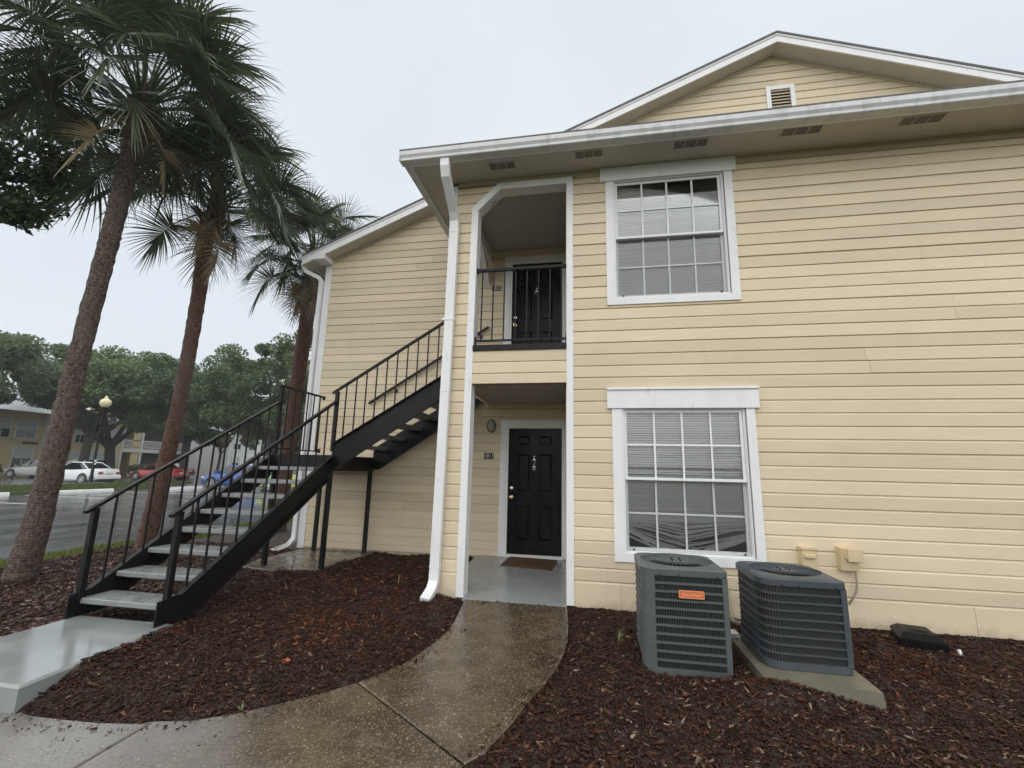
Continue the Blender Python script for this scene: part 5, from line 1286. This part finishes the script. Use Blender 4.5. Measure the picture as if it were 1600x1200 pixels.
    zt=S[1][3]*k
    for s_ in (1,-1):
        part('tail_light',MB().box(-hl-.012,s_*hw*.58-.13,zt-.24,-hl+.16,s_*hw*.58+.13,zt-.09,.02),M['tail'],t)
        part('headlight',MB().box(hl-.28,s_*hw*.66-.15,.60*k,hl-.05,s_*hw*.66+.15,.70*k,.02),M['headl'],t)
        part('mirror',MB().box(.82,s_*(hw+.07)-.08,zb+.0,.98,s_*(hw+.07)+.08,zb+.13,.02),pm,t)
        part('door_handle',MB().box(-.55,s_*(hw+.004)-.008,zb-.12,-.38,s_*(hw+.004)+.008,zb-.09),pm,t)
    part('rear_bumper',MB().box(-hl-.05,-hw*.86,.34,-hl+.12,hw*.86,.58,.04),pm,t)
    part('number_plate',MB().box(-hl-.018,-.20,zt-.27,-hl-.002,.20,zt-.13),M['numplate'],t)
    part('lower_trim',MB().box(-hl-.03,-hw*.7,.24,-hl+.2,hw*.7,.335).box(hl-.2,-hw*.6,.22,hl+.01,hw*.6,.34),M['trimblk'],t)
    return t
PI=math.pi
car('white sedan parked beside the lamp post, tail towards the viewer',(-34.15,19.35),PI,(.72,.74,.76),'sedan')
car('silver sedan at the far left edge by the yellow building',(-47.2,25.4),PI+.15,(.45,.46,.46),'sedan')
car('dark grey car mostly hidden behind the white sedan',(-43.6,25.8),PI,(.05,.055,.06),'suv',4.6,1.85,1.62)
car('maroon sedan under the forked oak',(-44.6,35.2),PI+.1,(.10,.008,.015),'sedan')
car('bright red coupe behind the middle palm trunk',(-37.3,27.6),PI,(.42,.012,.012),'sedan',4.5,1.8,1.38)
car('blue hatchback behind the staircase rail',(-22.05,19.55),PI+.04,(.012,.085,.34),'hatch',4.35,1.78,1.47)
car('white van behind the blue hatchback',(-25.6,26.2),PI-.05,(.65,.67,.68),'suv',4.9,1.95,2.15)
car('pale yellow green car seen between the stair treads',(-17.5,18.75),PI+.1,(.38,.46,.12),'hatch',4.1,1.72,1.5)

# ================================================================ far buildings
M['ywall']=mat('yellow_siding_far',(.60,.49,.28),(.54,.44,.26),3,(1,1,8),.7)
M['wwall']=mat('white_siding_far',(.62,.62,.60),(.55,.55,.54),3,(1,1,8),.7)
M['mroof']=mat('pale_metal_roof',(.42,.46,.50),(.36,.40,.44),2,rough=.45)
M['darkwin']=mat('far_window_glass',(.025,.03,.035),rough=.1,spec=.7)
M['dark']=mat('dark_recess',(.03,.028,.026),rough=.9)
M['blindfar']=mat('far_blind',(.5,.52,.52),(.42,.44,.44),6,(1,1,6),.6)
XF=-53.0
fb=thing('apartment_block','yellow two storey apartment block with arched window beyond the cars','building',(XF-4,32,0))
part('wall',MB().box(XF-8,20,-.1,XF,29.2,6.0).box(XF-8,31.2,-.1,XF,36.6,6.0).box(XF-8,29.2,-.1,XF-3,31.2,6.0),M['ywall'],fb)
part('recess',MB().box(XF-2.99,29.21,0,XF-2.9,31.19,5.9),M['dark'],fb)
for a_,b_ in ((28.95,29.22),(31.18,31.4),(36.4,36.62)): part('corner_trim',MB().box(XF,a_,0,XF+.04,b_,6),M['wwall'],fb)
part('roof',MB().add([(XF+.6,19.5,5.95),(XF+.6,37.0,5.95),(XF-4,37.0,8.6),(XF-4,19.5,8.6),(XF-8.6,19.5,5.95),(XF-8.6,37,5.95)],[(0,1,2,3),(3,2,5,4),(0,3,4),(1,5,2),(0,4,5,1)]),M['mroof'],fb)
gb=part('bay_gable',MB().prism([(31.3,5.9),(36.5,5.9),(33.9,7.4)],XF-2,XF+.05,'x'),M['ywall'],fb)
part('gable_trim',MB().bar((XF+.06,31.0,5.85),(XF+.06,33.9,7.5),.25,.12,(1,0,0)).bar((XF+.06,36.8,5.85),(XF+.06,33.9,7.5),.25,.12,(1,0,0)).box(XF,31.2,5.75,XF+.1,36.6,5.95),M['wwall'],fb)
def farwin(y0,y1,z0,z1,arch=False,cols=2,x=XF,parent=None,lower_blind=True):
    pr_=parent or fb
    w_=part('window',MB().box(x,y0-.12,z0-.12,x+.06,y1+.12,z0).box(x,y0-.12,z1,x+.06,y1+.12,z1+.12).box(x,y0-.12,z0,x+.06,y0,z1).box(x,y1,z0,x+.06,y1+.12,z1).box(x,(y0+y1)/2-.03,z0,x+.05,(y0+y1)/2+.03,z1).box(x,y0,(z0+z1)/2-.03,x+.05,y1,(z0+z1)/2+.03),M['wwall'],pr_)
    part('pane',MB().box(x,y0,z0,x+.02,y1,(z0+z1)/2-.03),M['darkwin'],w_); part('pane',MB().box(x,y0,(z0+z1)/2+.03,x+.02,y1,z1),M['blindfar'] if lower_blind else M['darkwin'],w_)
    return w_
# bay with arched window
farwin(31.75,32.55,3.35,5.0); farwin(35.2,36.0,3.35,5.0)
aw=farwin(33.0,34.75,3.35,4.75)
cy=33.875; arc=[(cy+.875*math.cos(R(a)),4.85+.75*math.sin(R(a))) for a in range(0,181,15)]
part('fan_light',MB().prism(arc,XF,XF+.03,'x'),M['darkwin'],fb)
am=MB()
for a in range(0,180,15): am.bar((XF+.04,cy+.93*math.cos(R(a)),4.85+.80*math.sin(R(a))),(XF+.04,cy+.93*math.cos(R(a+15)),4.85+.80*math.sin(R(a+15))),.12,.06,(1,0,0),.02)
for a in (45,90,135): am.bar((XF+.04,cy,4.87),(XF+.04,cy+.87*math.cos(R(a)),4.85+.74*math.sin(R(a))),.05,.03,(1,0,0))
part('arch_trim',am,M['wwall'],fb)
farwin(31.75,32.55,.9,2.35); farwin(33.0,34.75,.9,2.35); farwin(35.2,36.0,.9,2.35)
# left part
farwin(26.9,28.3,3.5,5.1); farwin(25.2,26.4,3.5,5.1); farwin(27.0,28.4,.7,2.6); farwin(22,23.4,3.5,5.1)
part('number_board',MB().box(XF,27.5,2.95,XF+.05,28.7,3.15),M['dark'],fb)
# balcony part to the right, set back
XB=XF-1.2
bb=thing('balcony_block','far block with white railed screened balconies right of the forked oak','building',(XB-4,41,0))
part('wall',MB().box(XB-7,36.7,-.1,XB-2,46.5,6.0).box(XB-2,38.6,-.1,XB,39.5,5.9),M['ywall'],bb)
part('floor_band',MB().box(XB-2,36.7,2.6,XB+.1,46.5,3.05).box(XB-2,36.7,5.55,XB+.1,46.5,6.0),M['wwall'],bb)
for y in (36.75,39.55,43.0,46.2): part('column',MB().box(XB-.25,y,0,XB+.05,y+.3,5.55),M['wwall'],bb)
part('screen',MB().box(XB-.5,39.9,0,XB-.4,46.2,2.6).box(XB-.5,39.9,3.05,XB-.4,46.2,5.55),M['dark'],bb)
rl2=part('balcony_rail',MB().box(XB-.08,37.0,3.95,XB,46.3,4.05).box(XB-.08,37.0,3.15,XB,46.3,3.22),M['wwall'],bb)
for k in range(46): part('rail_slat',MB().box(XB-.06,37.05+.2*k,3.22,XB-.02,37.14+.2*k,3.95),M['wwall'],rl2)
part('roof',MB().add([(XB+.7,36.2,5.95),(XB+.7,47.0,5.95),(XB-3.6,47.0,9.0),(XB-3.6,36.2,9.0),(XB-8,36.2,5.95),(XB-8,47,5.95)],[(0,1,2,3),(3,2,5,4),(0,3,4),(1,5,2),(0,4,5,1)]),M['mroof'],bb)
wh=thing('white_house','white gabled house end behind the bright red coupe','building',(-46,46,0))
part('wall',MB().box(-52,44.0,-.1,-46,49.6,5.2).prism([(44.0,5.2),(49.6,5.2),(46.8,7.0)],-52,-46.001,'x'),M['wwall'],wh)
part('roof',MB().bar((-49,43.7,5.1),(-49,46.8,7.15),6.6,.12,(0,0,1)).bar((-49,49.9,5.1),(-49,46.8,7.15),6.6,.12,(0,0,1)),M['mroof'],wh)
for (a,b,c,d_) in ((44.8,45.9,.9,2.4),(47.4,48.5,.9,2.4),(44.8,45.9,3.4,4.8),(47.4,48.5,3.4,4.8)): farwin(a,b,c,d_,x=-46,parent=wh)
# hedges along the block
for i,(x,y,w_) in enumerate(((-51.4,38.0,1.1),(-51.6,24.0,1.0))):
    h_=thing('hedge_shrub',['round clipped shrub under the white railed balcony','clipped shrub below the leftmost far windows'][i],'shrub',(x,y,0),'shrubs along the far block',world=False)
    V,F,C=leaf_cloud([(0,q*.8,.6) for q in (-1,0,1)],[.8*w_]*3,1800,.16,DG,MG,90+i); link('foliage',np_mesh('foliage',V,F,M['leaf'],C),h_)
    part('stem',MB().tube([(0,0,-.1),(0,0,.5)],.05,6),M['bark'],h_)

# ================================================================ rain haze
def haze_mat():
    mt,n,b=nodes('rain_haze'); n.nodes.remove(b); v=N(n,'ShaderNodeVolumePrincipled'); v.inputs['Color'].default_value=(.92,.95,.97,1); v.inputs['Density'].default_value=.0009; v.inputs['Anisotropy'].default_value=.2
    n.links.new(v.outputs[0],n.nodes['Material Output'].inputs['Volume']); return mt
hz=part('haze',MB().box(-950,-950,-1.3,950,950,19),haze_mat()); hz['kind']='stuff'; hz['label']='thin grey rain haze in the air'
